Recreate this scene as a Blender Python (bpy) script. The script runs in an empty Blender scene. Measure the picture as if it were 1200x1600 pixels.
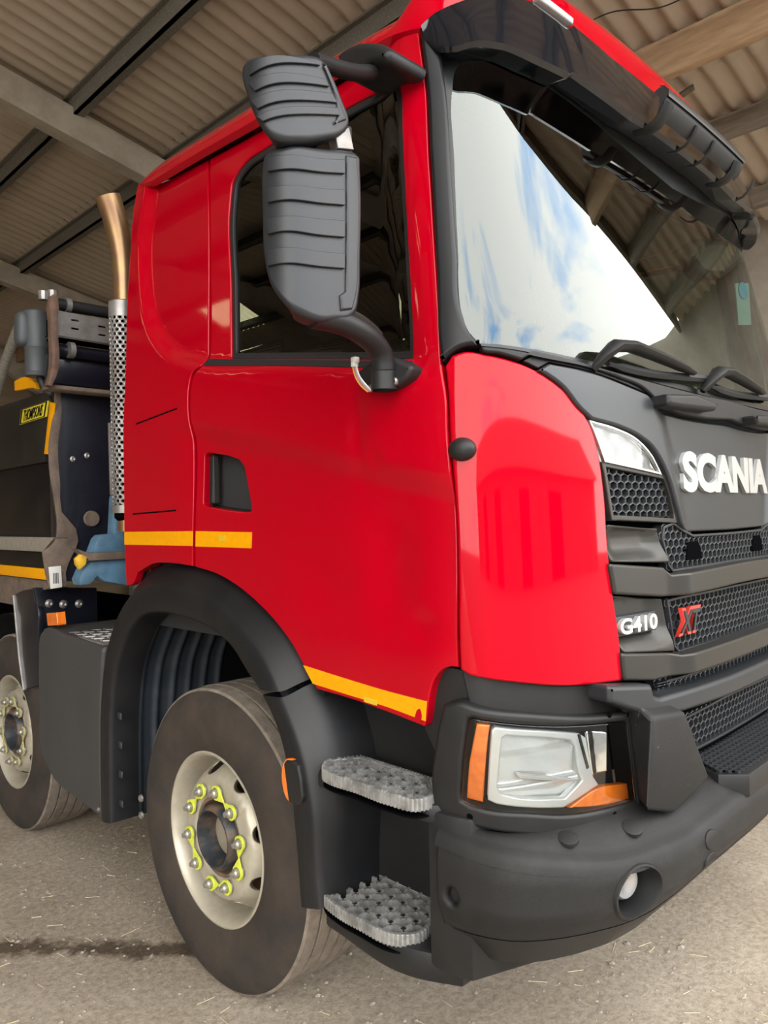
import bpy, bmesh, math, random
import numpy as np
from mathutils import Vector, Matrix, geometry
random.seed(4); RNG=np.random.RandomState(7)
scene=bpy.context.scene; COL=scene.collection
# ---------------------------------------------------------------- camera
cam=bpy.data.cameras.new('camera'); camo=bpy.data.objects.new('camera',cam); COL.objects.link(camo)
cam.sensor_fit='VERTICAL'; cam.sensor_height=24.0; cam.lens=24.0*1200/1600; cam.clip_start=.05; cam.clip_end=500
CL=(-1.4197,-2.3893,1.6451)
CR=((0.715806,0.011637,-0.698202),(-0.697988,-0.017897,-0.715885),(-0.020826,0.999772,-0.004689))
camo.matrix_world=Matrix(((*CR[0],CL[0]),(*CR[1],CL[1]),(*CR[2],CL[2]),(0,0,0,1)))
scene.camera=camo
# ---------------------------------------------------------------- sky (bright broken cloud)
EXPO=0.40; SKY=5.2
w=bpy.data.worlds.new('sky'); scene.world=w; w.use_nodes=True; nt=w.node_tree; nt.nodes.clear()
def N(nt,t,**k):
    n=nt.nodes.new(t)
    for a,b in k.items():
        if a.startswith('_'): setattr(n,a[1:],b)
        else: n.inputs[a.replace('__',' ')].default_value=b
    return n
tc=N(nt,'ShaderNodeTexCoord'); mp=N(nt,'ShaderNodeMapping'); mp.inputs['Scale'].default_value=(1.0,1.0,2.2)
no=N(nt,'ShaderNodeTexNoise',Scale=2.1,Detail=7.0,Roughness=.6,Distortion=.4); rp=N(nt,'ShaderNodeValToRGB')
rp.color_ramp.elements[0].position=.31; rp.color_ramp.elements[0].color=(.33,.55,.90,1)
rp.color_ramp.elements[1].position=.46; rp.color_ramp.elements[1].color=(1.0,.975,.93,1)
bg=N(nt,'ShaderNodeBackground',Strength=SKY); ou=N(nt,'ShaderNodeOutputWorld')
L=nt.links.new
L(tc.outputs['Generated'],mp.inputs[0]); L(mp.outputs[0],no.inputs['Vector']); L(no.outputs['Fac'],rp.inputs[0]); L(rp.outputs[0],bg.inputs[0]); L(bg.outputs[0],ou.inputs[0])
vs=scene.view_settings; vs.view_transform='Standard'; vs.look='None'; vs.exposure=EXPO; vs.gamma=1.0; vs.use_curve_mapping=False
scene.cycles.max_bounces=10; scene.cycles.transparent_max_bounces=12; scene.cycles.diffuse_bounces=6
CP=np.array([(0,.66),(0,.3),(0,0),(0,-.4),(0,-.8),(0.002,-1.0),(0.012,-1.13),(0.045,-1.21),(0.11,-1.262),(0.2,-1.297),(0.32,-1.322),(0.5,-1.343),(0.8,-1.36),(1.24,-1.357),
 (1.68,-1.334),(1.98,-1.302),(2.16,-1.27),(2.28,-1.232),(2.37,-1.185),(2.435,-1.12),(2.468,-1.03),(2.478,-.9),(2.48,-.7),(2.48,-.4),(2.48,0),(2.48,.3),(2.48,.66)],float)
CS=np.concatenate([[0],np.cumsum(np.linalg.norm(np.diff(CP,axis=0),axis=1))])
SMAX=CS[-1]
def spline_coef(x,y):
    n=len(x); h=np.diff(x); A=np.eye(n); r=np.zeros((n,)+y.shape[1:])
    for i in range(1,n-1):
        A[i,i-1]=h[i-1]; A[i,i]=2*(h[i-1]+h[i]); A[i,i+1]=h[i]
        r[i]=6*((y[i+1]-y[i])/h[i]-(y[i]-y[i-1])/h[i-1])
    return np.linalg.solve(A,r)
CM=spline_coef(CS,CP)
def cplan(s):
    s=np.clip(np.asarray(s,float),0,SMAX); i=np.clip(np.searchsorted(CS,s)-1,0,len(CS)-2)
    h=CS[i+1]-CS[i]; a=(CS[i+1]-s); b=(s-CS[i])
    e=lambda v:v[...,None]
    return e(a**3/(6*h))*CM[i]+e(b**3/(6*h))*CM[i+1]+e(a)*(CP[i]/e(h)-CM[i]*e(h)/6)+e(b)*(CP[i+1]/e(h)-CM[i+1]*e(h)/6)
def sm(a,b,x):
    t=np.clip((np.asarray(x,float)-a)/(b-a),0,1); return t*t*(3-2*t)
def softramp(x,w):   # smooth max(0,x)
    return np.where(x<-w,0,np.where(x>w,x,(x+w)**2/(4*w)))
def shell0(s,z):
    s=np.asarray(s,float); z=np.asarray(z,float)
    p=cplan(s); x=p[...,0]; y=p[...,1]
    wy=sm(-.35,-1.15,y); wx=np.clip(1-x/1.24,-1,1); wx=np.sign(wx)*np.abs(wx)
    rake=.19*(softramp(z-2.06,.12)-.9*softramp(z-2.86,.06))+.03*(z-1.5)
    ins=.10*softramp(z-2.05,.1)+.25*softramp(1.25-z,.1)**2
    zr=2.975+.045*(np.maximum(y,-1.2)+1)+.20*sm(-1.08,-1.28,y)
    rf=softramp(z-zr,.03)
    rr=.3*rf+4.2*rf**2
    x=x+wx*ins; y=y+wy*rake
    # roof rounding: pull inward along plan normal
    sidew=sm(.35,.0,p[...,0])+0*z; sidew2=sm(2.13,2.48,p[...,0])
    x=x+rr*(sidew-sidew2); y=y+rr*wy*sm(.0,.3,np.minimum(p[...,0],2.48-p[...,0]))
    return np.stack([x,y,z+0*s],-1)
def snorm(fn,s,z,e=.003):
    s=np.asarray(s,float); z=np.asarray(z,float)
    du=fn(s+e,z)-fn(s-e,z); dv=fn(s,z+e)-fn(s,z-e)
    n=np.cross(du,dv); n/=np.linalg.norm(n,axis=-1,keepdims=True)+1e-12
    return n
def shell(s,z,off=0.):
    p=shell0(s,z)
    return p+snorm(shell0,s,z)*np.asarray(off,float)[...,None] if np.any(off) else p

# bumper face surface
BP=np.array([(-.012,-.98),(-.012,-1.1),(0.0,-1.2),(.03,-1.29),(.09,-1.362),(.19,-1.422),(.34,-1.467),(.55,-1.497),(.85,-1.515),(1.24,-1.507),
 (1.63,-1.475),(1.93,-1.435),(2.14,-1.39),(2.29,-1.33),(2.39,-1.26),(2.45,-1.18),(2.48,-1.08),(2.492,-.97),(2.492,-.85)],float)
BS=np.concatenate([[0],np.cumsum(np.linalg.norm(np.diff(BP,axis=0),axis=1))]); BM=spline_coef(BS,BP)
def bplan(s):
    s=np.clip(np.asarray(s,float),0,BS[-1]); i=np.clip(np.searchsorted(BS,s)-1,0,len(BS)-2)
    h=BS[i+1]-BS[i]; a=(BS[i+1]-s); b=(s-BS[i]); e=lambda v:v[...,None]
    return e(a**3/(6*h))*BM[i]+e(b**3/(6*h))*BM[i+1]+e(a)*(BP[i]/e(h)-BM[i]*e(h)/6)+e(b)*(BP[i+1]/e(h)-BM[i+1]*e(h)/6)
def bsh0(s,z):
    s=np.asarray(s,float); z=np.asarray(z,float); p=bplan(s)
    return np.stack([p[...,0]+0*z,p[...,1]+0*z,z+0*s],-1)
def bumper(s,z,off=0.):
    p=bsh0(s,z)
    return p+snorm(bsh0,s,z)*np.asarray(off,float)[...,None] if np.any(off) else p
# mirror housing surfaces: plan curve swept vertically
def plansurf(pts,lean=0.):
    P=np.array(pts,float); D=np.concatenate([[0],np.cumsum(np.linalg.norm(np.diff(P,axis=0),axis=1))]); K=spline_coef(D,P)
    def pl(s):
        s=np.clip(np.asarray(s,float),0,D[-1]); i=np.clip(np.searchsorted(D,s)-1,0,len(D)-2); h=D[i+1]-D[i]; a=(D[i+1]-s); b=(s-D[i]); e=lambda v:v[...,None]
        return e(a**3/(6*h))*K[i]+e(b**3/(6*h))*K[i+1]+e(a)*(P[i]/e(h)-K[i]*e(h)/6)+e(b)*(P[i+1]/e(h)-K[i+1]*e(h)/6)
    def f0(s,z):
        s=np.asarray(s,float); z=np.asarray(z,float); p=pl(s); return np.stack([p[...,0]+0*z,p[...,1]+lean*(z-2.3)+0*z,z+0*s],-1)
    def fn(s,z,off=0.):
        p=f0(s,z); return p+snorm(f0,s,z)*np.asarray(off,float)[...,None] if np.any(off) else p
    return f0,fn,D[-1]
m1_0,mir1,M1L=plansurf([(-.385,-.83),(-.385,-.93),(-.378,-.985),(-.357,-1.018),(-.32,-1.032),(-.25,-1.038),(-.165,-1.036),(-.130,-1.022),(-.113,-.99),(-.108,-.93)])
m2_0,mir2,M2L=plansurf([(-.425,-.83),(-.428,-.93),(-.42,-.985),(-.395,-1.020),(-.35,-1.038),(-.27,-1.045),(-.20,-1.040),(-.165,-1.025),(-.145,-.99),(-.140,-.93)])
SC=3.101; A_=np.array
# ---------------------------------------------------------------- materials
MATS={}
def srgb(h):
    h=h.lstrip('#'); c=[int(h[i:i+2],16)/255 for i in (0,2,4)]
    return tuple((x/12.92 if x<=.04045 else ((x+.055)/1.055)**2.4) for x in c)+(1,)
def mat(name,col,rough=.5,metal=0,coat=0,var=0,scale=6,col2=None,lo=.4,hi=.62,bump=0,bscale=60,spec=.5,detail=6,stretch=(1,1,1),transl=0,scuff=0):
    m=bpy.data.materials.new(name); m.use_nodes=True; nt=m.node_tree; b=nt.nodes['Principled BSDF']; L=nt.links.new
    c=srgb(col) if isinstance(col,str) else tuple(col)+(1,)
    b.inputs['Base Color'].default_value=c; b.inputs['Roughness'].default_value=rough; b.inputs['Metallic'].default_value=metal
    b.inputs['Coat Weight'].default_value=coat; b.inputs['Coat Roughness'].default_value=.04; b.inputs['Specular IOR Level'].default_value=spec
    tc=N(nt,'ShaderNodeTexCoord'); mp=N(nt,'ShaderNodeMapping'); mp.inputs['Scale'].default_value=stretch; L(tc.outputs['Object'],mp.inputs[0])
    if col2 is not None:
        no=N(nt,'ShaderNodeTexNoise',Scale=scale,Detail=detail,Roughness=.65); L(mp.outputs[0],no.inputs['Vector'])
        r=N(nt,'ShaderNodeValToRGB'); r.color_ramp.elements[0].position=lo; r.color_ramp.elements[1].position=hi
        r.color_ramp.elements[0].color=c; r.color_ramp.elements[1].color=srgb(col2) if isinstance(col2,str) else tuple(col2)+(1,)
        L(no.outputs['Fac'],r.inputs[0]); L(r.outputs[0],b.inputs['Base Color'])
    if scuff:
        src=b.inputs['Base Color'].links[0].from_socket
        n3=N(nt,'ShaderNodeTexNoise',Scale=7.0,Detail=12.0,Roughness=.78,Distortion=.6); L(mp.outputs[0],n3.inputs['Vector'])
        r3=N(nt,'ShaderNodeValToRGB'); r3.color_ramp.elements[0].position=.625; r3.color_ramp.elements[1].position=.68
        L(n3.outputs['Fac'],r3.inputs[0]); mx=N(nt,'ShaderNodeMix',_data_type='RGBA'); L(r3.outputs[0],mx.inputs['Factor']); L(src,mx.inputs['A']); mx.inputs['B'].default_value=(.11,.10,.095,1); L(mx.outputs['Result'],b.inputs['Base Color'])
    if bump:
        n2=N(nt,'ShaderNodeTexNoise',Scale=bscale,Detail=3.0,Roughness=.6); L(mp.outputs[0],n2.inputs['Vector'])
        bp=N(nt,'ShaderNodeBump',Strength=bump,Distance=.01); L(n2.outputs['Fac'],bp.inputs['Height']); L(bp.outputs[0],b.inputs['Normal'])
    if transl:
        t=N(nt,'ShaderNodeBsdfTranslucent',Color=c); mx=N(nt,'ShaderNodeMixShader',Fac=transl); o=nt.nodes['Material Output']
        L(b.outputs[0],mx.inputs[1]); L(t.outputs[0],mx.inputs[2]); L(mx.outputs[0],o.inputs[0])
    MATS[name]=m; return m
def glassmat(name,tint,ior=1.6,rough=0.0,refl=(1,1,1)):
    m=bpy.data.materials.new(name); m.use_nodes=True; nt=m.node_tree; nt.nodes.clear(); L=nt.links.new
    o=N(nt,'ShaderNodeOutputMaterial'); f=N(nt,'ShaderNodeFresnel',IOR=ior); t=N(nt,'ShaderNodeBsdfTransparent',Color=tint+(1,)); g=N(nt,'ShaderNodeBsdfGlossy',Color=refl+(1,),Roughness=rough)
    mx=N(nt,'ShaderNodeMixShader'); L(f.outputs[0],mx.inputs[0]); L(t.outputs[0],mx.inputs[1]); L(g.outputs[0],mx.inputs[2]); L(mx.outputs[0],o.inputs[0])
    MATS[name]=m; return m
M=MATS
mat('red',(.385,.0002,.0085),.4,coat=1.0,spec=.0); M['red'].node_tree.nodes['Principled BSDF'].inputs['Coat IOR'].default_value=1.33
mat('plastic',(.010,.0103,.011),.48,bump=.12,bscale=700,col2=(.015,.015,.015),scale=5,spec=.35)
mat('bumper_plastic',(.0125,.0123,.0123),.52,bump=.25,bscale=500,col2=(.020,.019,.018),scale=9,lo=.5,hi=.75,spec=.30,scuff=1)
mat('fender_plastic',(.007,.0078,.0095),.42,bump=.15,bscale=500,col2=(.012,.012,.013),scale=6,spec=.38)
mat('lid_grey',(.047,.051,.056),.36,metal=.5)
mat('bar_grey',(.042,.040,.036),.36,metal=.45,spec=.4)
mat('grille_black',(.022,.024,.027),.42,spec=.4)
mat('black_gloss',(.006,.007,.010),.10,coat=.3,spec=.4)
mat('pillar_black',(.008,.0085,.010),.38,spec=.3)
mat('mirror_plastic',(.018,.0195,.023),.42,bump=.1,bscale=700,spec=.45)
mat('dark_void',(.003,.003,.0035),1.0,spec=.0)  # matt near-black, stands in for shade in openings and behind parts
mat('rubber',(.012,.012,.013),.6)
mat('frit',(.008,.010,.010),.35)
mat('chrome',(.82,.83,.84),.12,metal=1)
mat('letter',(.62,.63,.62),.3,metal=.6)
mat('silver_trim',(.6,.6,.6),.3,metal=.8)
mat('badge_red',(.55,.04,.03),.3,coat=.5)
mat('yellow',(.74,.31,.0),.4,col2=(.76,.34,.0),scale=40,spec=.3)
mat('yellow_ink',(.60,.40,.02),.5)
mat('indicator_yellow',(.60,.66,.07),.45)
mat('amber',(.85,.21,.02),.2,coat=1,col2=(.72,.15,.01),scale=25)
mat('reflector',(.68,.69,.68),.22,metal=.45)
mat('lamp_white',(.60,.61,.60),.25,metal=.3)
mat('tyre',(.052,.038,.028),.85,col2=(.020,.017,.015),scale=4.5,lo=.35,hi=.68,bump=.25,bscale=120)
mat('tread',(.24,.20,.16),.9,col2=(.12,.10,.08),scale=14,lo=.35,hi=.7,bump=.4,bscale=90)
mat('rim',(.50,.46,.37),.42,metal=.35,col2=(.30,.27,.21),scale=5,lo=.42,hi=.75,bump=.08,bscale=40)
mat('hub_dark',(.02,.026,.032),.5,col2=(.14,.09,.06),scale=14,lo=.45,hi=.7)
mat('hub_rust',(.20,.12,.075),.7,col2=(.09,.07,.055),scale=20)
mat('hub_cap',(.28,.25,.19),.6,col2=(.18,.15,.11),scale=9)
mat('nut',(.42,.40,.36),.4,metal=.7)
mat('navy',(.005,.006,.012),.32,coat=.35,col2=(.009,.011,.018),scale=5,bump=.1,bscale=30)
mat('liner',(.017,.023,.031),.55,col2=(.045,.05,.055),scale=8,lo=.45,hi=.75)
mat('box_grey',(.045,.045,.045),.55,col2=(.052,.051,.050),scale=4)
mat('galv',(.34,.33,.32),.42,metal=.6,col2=(.24,.22,.20),scale=10)
mat('step_metal',(.40,.40,.39),.38,metal=.5,col2=(.22,.22,.21),scale=18)
mat('rust',(.16,.115,.085),.85,col2=(.10,.075,.06),scale=14,bump=.3,bscale=60)
mat('post_rust',(.15,.085,.055),.75,col2=(.09,.055,.04),scale=25)
mat('blue',(.10,.21,.32),.5,col2=(.07,.14,.21),scale=12)
mat('hook_yellow',(.70,.42,.02),.5,col2=(.5,.28,.03),scale=30)
mat('sign_yellow',(.68,.58,.03),.5)
mat('body_black',(.004,.0045,.006),.22,spec=.3,coat=.0,col2=(.011,.010,.010),scale=3,lo=.45,hi=.7,bump=.08,bscale=9)
mat('body_grey',(.010,.0095,.009),.4,spec=.35,col2=(.016,.015,.013),scale=4)
mat('ledge',(.27,.245,.20),.7,col2=(.17,.15,.12),scale=25,stretch=(1,6,1))
mat('brass',(.34,.22,.10),.35,metal=.75,col2=(.30,.17,.10),scale=9)
mat('intake',(.060,.066,.072),.5)
mat('white_label',(.62,.62,.58),.5)
mat('interior',(.020,.020,.021),.8)
mat('interior_trim',(.07,.07,.065),.7)
mat('seat',(.018,.02,.024),.9)
mat('paper',(.35,.50,.44),.6)
mat('cyan',(.05,.45,.62),.5)
mat('vest',(.62,.78,.03),.8)
mat('brown_mirror',(.13,.10,.07),.3)
mat('wire_white',(.7,.7,.68),.5); mat('wire_orange',(.55,.18,.12),.5); mat('wire_yellow',(.6,.5,.08),.5); mat('wire_violet',(.35,.3,.42),.5)
mat('sheet',(.60,.51,.39),.9,col2=(.46,.38,.285),scale=1.6,lo=.35,hi=.72,detail=8,stretch=(.35,1,1))
mat('purlin',(.17,.155,.125),.9,col2=(.26,.25,.21),scale=60,lo=.5,hi=.7)
mat('concrete_beam',(.50,.45,.36),.9,col2=(.40,.355,.28),scale=5,bump=.2,bscale=40)
mat('timber',(.46,.31,.18),.85,col2=(.36,.235,.13),scale=5,stretch=(6,.8,6))
mat('timber_old',(.24,.205,.155),.9,col2=(.17,.14,.105),scale=5,stretch=(6,.8,6))
mat('rooflight',(.86,.84,.52),.6,transl=.85)
mat('wall_board',(.36,.27,.17),.9,col2=(.26,.19,.12),scale=2,stretch=(.3,.3,5))
mat('wall_sheet',(.40,.36,.29),.8,col2=(.30,.26,.21),scale=2)
mat('pebble',(.36,.32,.26),.9,col2=(.22,.19,.16),scale=30)
mat('straw',(.48,.40,.26),.9)
glassmat('glass',(.60,.71,.66),1.85,refl=(.94,1.0,.98))
glassmat('side_glass',(.17,.195,.165),1.55)
glassmat('lens_clear',(.93,.95,.94),1.45)
# ---------------------------------------------------------------- object helpers
def link(o,parent=None):
    COL.objects.link(o)
    if parent is not None:
        o.parent=parent; o.matrix_parent_inverse=parent.matrix_world.inverted()
    return o
def mesh(name,V,F,m,parent=None,smooth=True,normals=None,kind=None,label=None):
    me=bpy.data.meshes.new(name); me.from_pydata([tuple(v) for v in V],[],[tuple(f) for f in F]); me.update()
    me.polygons.foreach_set('use_smooth',[smooth]*len(me.polygons))
    me.materials.append(M[m])
    o=bpy.data.objects.new(name,me); link(o,parent)
    if normals is not None: me.normals_split_custom_set_from_vertices([tuple(n) for n in normals])
    if kind: o['kind']=kind
    if label: o['label']=label
    return o
def from_bm(name,bm,m,parent=None,smooth=False,angle=None,kind=None,label=None):
    me=bpy.data.meshes.new(name); bmesh.ops.recalc_face_normals(bm,faces=bm.faces); bm.to_mesh(me); bm.free(); me.materials.append(M[m])
    if smooth:
        me.polygons.foreach_set('use_smooth',[True]*len(me.polygons))
        me.set_sharp_from_angle(angle=math.radians(angle or 40))
    o=bpy.data.objects.new(name,me); link(o,parent)
    if kind: o['kind']=kind
    if label: o['label']=label
    return o
def empty(name,loc=(0,0,0)):
    o=bpy.data.objects.new(name,None); COL.objects.link(o); o.location=loc; bpy.context.view_layer.update(); return o
def dens(pts,step=.015,closed=True):
    P=[np.array(p[:2],float) for p in pts]; c=[len(p)>2 for p in pts]; n=len(P); out=[]
    for i in range(n if closed else n-1):
        a,b=P[i],P[(i+1)%n]; L=np.linalg.norm(b-a); k=max(1,int(round(L/step)))
        p0=P[i-1] if (i>0 or closed) else a; p3=P[(i+2)%n] if (i+2<n or closed) else b
        def tang(q0,q1,q2):
            d0=max(np.linalg.norm(q1-q0),1e-6); d1=max(np.linalg.norm(q2-q1),1e-6)
            return ((q1-q0)/d0*d1+(q2-q1)/d1*d0)/(d0+d1)
        ta=(b-a)/max(L,1e-6) if c[i] or (not closed and i==0) else tang(p0,a,b)
        tb=(b-a)/max(L,1e-6) if c[(i+1)%n] or (not closed and i==n-2) else tang(a,b,p3)
        for j in range(k):
            t=j/k; h1=2*t**3-3*t**2+1; h2=t**3-2*t**2+t; h3=-2*t**3+3*t**2; h4=t**3-t**2
            out.append(h1*a+h2*L*ta+h3*b+h4*L*tb)
    if not closed: out.append(P[-1])
    return np.array(out)
def area2(p): return .5*np.sum(p[:,0]*np.roll(p[:,1],-1)-np.roll(p[:,0],-1)*p[:,1])
def inpoly(q,p):
    x,y=q[:,0],q[:,1]; r=np.zeros(len(q),bool); a=p; b=np.roll(p,-1,0)
    for (x0,y0),(x1,y1) in zip(a,b):
        if y0==y1: continue
        c=((y0>y)!=(y1>y)); r^=c&(x<(x1-x0)*(y-y0)/(y1-y0)+x0)
    return r
def vdir(p):   # inward unit direction for ccw polygon
    a=p-np.roll(p,1,0); b=np.roll(p,-1,0)-p
    a/=np.linalg.norm(a,axis=1,keepdims=True)+1e-12; b/=np.linalg.norm(b,axis=1,keepdims=True)+1e-12
    n=np.stack([-(a+b)[:,1],(a+b)[:,0]],1); l=np.linalg.norm(n,axis=1,keepdims=True); n/=l+1e-9
    return n, np.clip(2/(l+1e-6),1,1.5)
def inset(p,d):
    n,k=vdir(p); return p+n*k*d
def mirror(pts,c=SC): return [(2*c-p[0],)+tuple(p[1:]) for p in pts][::-1]
def sym(pts,c=SC):
    L=[p for p in pts if p[0]<c-.02]; first=pts[0]; last=pts[-1]
    return [(c,first[1],1)]+[p for p in L]+[(c,last[1],1)]+[(2*c-p[0],)+tuple(p[1:]) for p in L[::-1]]
def panel(name,parent,m,fn,outline,holes=(),off=0.,thick=.02,r=.004,res=.03,offf=None,step=None,label=None,kind=None,back=False):
    """sheet part: outline in surface coordinates, rounded rim of radius r, wall going back by thick"""
    step=step or res*.5
    def surf(u,v,o):
        e=offf(u,v) if offf else 0.
        return fn(u,v,np.asarray(o+e+0*u))
    P=dens(outline,step); P=P if area2(P)>0 else P[::-1]
    loops=[(P,1)]
    for h in holes:
        H=dens(h,step); H=H if area2(H)<0 else H[::-1]; loops.append((H,-1))
    inn=[inset(p,r) for p,s in loops]
    allb=np.vstack(inn); lo,hi=P.min(0),P.max(0)
    gx=np.arange(lo[0]+res/2,hi[0],res); gy=np.arange(lo[1]+res/2,hi[1],res)
    q=np.array([(x+(res/2 if j%2 else 0),y) for j,y in enumerate(gy) for x in gx]).reshape(-1,2)
    if len(q):
        k=inpoly(q,inn[0])
        for h in inn[1:]: k&=~inpoly(q,h)
        q=q[k]
    if len(q):
        md=np.full(len(q),9.)
        for i in range(0,len(allb),400): md=np.minimum(md,np.sqrt(((q[:,None]-allb[None,i:i+400])**2).sum(-1)).min(1))
        q=q[md>res*.5]
    vin=np.vstack([allb,q]) if len(q) else allb
    ed=[]; s0=0
    for p in inn:
        n=len(p); ed+=[(s0+i,s0+(i+1)%n) for i in range(n)]; s0+=n
    vo,eo,fo,ov,oe,of=geometry.delaunay_2d_cdt([Vector(v) for v in vin],ed,[],0,1e-6)
    vo=np.array([tuple(v) for v in vo]); tri=np.array([f for f in fo]); ce=vo[tri].mean(1)
    k=inpoly(ce,inn[0])
    for h in inn[1:]: k&=~inpoly(ce,h)
    tri=tri[k]
    a=vo[tri]; ar=(a[:,1,0]-a[:,0,0])*(a[:,2,1]-a[:,0,1])-(a[:,2,0]-a[:,0,0])*(a[:,1,1]-a[:,0,1])
    tri=np.where((ar<0)[:,None],tri[:,::-1],tri)
    V=[surf(vo[:,0],vo[:,1],off)]; nf=lambda u,v:surf(u,v,off)
    NR=[snorm(nf,vo[:,0],vo[:,1])]; F=[tuple(t) for t in tri]; base=len(vo)
    # map boundary verts to output ids
    mapv={}
    for i,o in enumerate(ov):
        for j in o: mapv.setdefault(j,i)
    s0=0
    for (p,sg),ip in zip(loops,inn):
        n=len(p); nd,k=vdir(p); prev=[mapv.get(s0+i,s0+i) for i in range(n)]; s0+=n
        nn=snorm(nf,p[:,0],p[:,1]); eps=.004
        q1=surf(p[:,0]-nd[:,0]*eps,p[:,1]-nd[:,1]*eps,off)-surf(p[:,0],p[:,1],off); q1/=np.linalg.norm(q1,axis=1,keepdims=True)+1e-9
        for th,bk in ((30,0),(60,0),(90,0),(90,1)):
            t=math.radians(th); pp=ip+(p-ip)*math.sin(t); o=off-(r*(1-math.cos(t)) if not bk else thick)
            V.append(surf(pp[:,0],pp[:,1],o)); nv=nn*math.cos(t)+q1*math.sin(t); NR.append(nv)
            cur=list(range(base,base+n)); base+=n
            for i in range(n):
                j=(i+1)%n; F.append((prev[i],cur[i],cur[j],prev[j]))
            prev=cur
        if back: F.append(tuple(prev[::-1]))
    return mesh(name,np.vstack(V),F,m,parent,True,np.vstack(NR),kind,label)
def planeY(y0):
    return lambda u,v,o=0.: np.stack([u+0*v,y0-np.asarray(o)+0*u,v+0*u],-1)
def planeX(x0):   # u=-y
    return lambda u,v,o=0.: np.stack([x0-np.asarray(o)+0*u,-u+0*v,v+0*u],-1)
def planeZ(z0):   # u=x v=y
    return lambda u,v,o=0.: np.stack([u+0*v,v+0*u,z0+np.asarray(o)+0*u],-1)
def negu(pts): return [(-p[0],)+tuple(p[1:]) for p in pts]
def loft(name,rows,m,parent,closed=False,caps=False,kind=None,label=None,smooth=True):
    n=len(rows); k=len(rows[0]); V=np.vstack(rows); F=[]
    for i in range(n-1):
        for j in range(k if closed else k-1):
            j2=(j+1)%k; F.append((i*k+j,i*k+j2,(i+1)*k+j2,(i+1)*k+j))
    if caps: F.append(tuple(range(k))[::-1]); F.append(tuple(range((n-1)*k,n*k)))
    bm=bmesh.new(); vs=[bm.verts.new(v) for v in V]
    for f in F:
        try: bm.faces.new([vs[i] for i in f])
        except ValueError: pass
    return from_bm(name,bm,m,parent,smooth,45,kind,label)
def tube_rows(path,rad,k=10,flat=1.0,up=(0,0,1)):
    P=[np.array(p,float) for p in path]; rows=[]; n=len(P)
    for i,p in enumerate(P):
        t=P[min(i+1,n-1)]-P[max(i-1,0)]; t/=np.linalg.norm(t)+1e-9
        u=np.array(up,float); a=np.cross(t,u)
        if np.linalg.norm(a)<1e-3: a=np.cross(t,(1,0,0))
        a/=np.linalg.norm(a); b=np.cross(a,t); rr=rad[i] if hasattr(rad,'__len__') else rad
        rows.append(np.array([p+rr*(math.cos(x)*a+flat*math.sin(x)*b) for x in np.linspace(0,2*math.pi,k,endpoint=False)]))
    return rows
def tube(name,path,rad,m,parent,k=10,caps=True,flat=1.0,up=(0,0,1),label=None):
    return loft(name,tube_rows(path,rad,k,flat,up),m,parent,True,caps,label=label)
def spath(pts,step): 
    P=np.array(pts,float); d=np.concatenate([[0],np.cumsum(np.linalg.norm(np.diff(P,axis=0),axis=1))]); c=spline_coef(d,P)
    out=[]
    for s in np.linspace(0,d[-1],max(3,int(d[-1]/step)+1)):
        i=min(max(np.searchsorted(d,s)-1,0),len(d)-2); h=d[i+1]-d[i]; a=d[i+1]-s; b=s-d[i]
        out.append(a**3/(6*h)*c[i]+b**3/(6*h)*c[i+1]+a*(P[i]/h-c[i]*h/6)+b*(P[i+1]/h-c[i+1]*h/6))
    return np.array(out)
def addbox(bm,x0,x1,y0,y1,z0,z1,M4=None):
    vs=[bm.verts.new((x,y,z)) for x in (x0,x1) for y in (y0,y1) for z in (z0,z1)]
    if M4 is not None:
        for v in vs: v.co=M4@v.co
    for f in ((0,1,3,2),(4,6,7,5),(0,4,5,1),(2,3,7,6),(0,2,6,4),(1,5,7,3)): bm.faces.new([vs[i] for i in f])
    return vs
def box(name,b,m,parent=None,bev=.006,seg=2,M4=None,label=None,kind=None):
    bm=bmesh.new(); addbox(bm,*b,M4)
    if bev: bmesh.ops.bevel(bm,geom=list(bm.edges),offset=bev,segments=seg,profile=.5,affect='EDGES')
    return from_bm(name,bm,m,parent,True,50,kind,label)
def prism(name,pts,axis,a,b,m,parent=None,bev=.004,step=.03,label=None,seg=2):
    """polygon extruded along an axis; pts are the other two coordinates in xyz order"""
    P=dens(pts,step); bm=bmesh.new()
    def co(p,t): 
        return {'x':(t,p[0],p[1]),'y':(p[0],t,p[1]),'z':(p[0],p[1],t)}[axis]
    A=[bm.verts.new(co(p,a)) for p in P]; B=[bm.verts.new(co(p,b)) for p in P]; n=len(P)
    bm.faces.new(A); bm.faces.new(B[::-1])
    for i in range(n): bm.faces.new((A[i],B[i],B[(i+1)%n],A[(i+1)%n]))
    bmesh.ops.recalc_face_normals(bm,faces=bm.faces)
    if bev:
        es=[e for e in bm.edges if any(len(f.verts)>4 for f in e.link_faces)] if n>4 else list(bm.edges)
        bmesh.ops.bevel(bm,geom=es,offset=bev,segments=seg,profile=.5,affect='EDGES',clamp_overlap=True)
    return from_bm(name,bm,m,parent,True,40,None,label)
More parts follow.
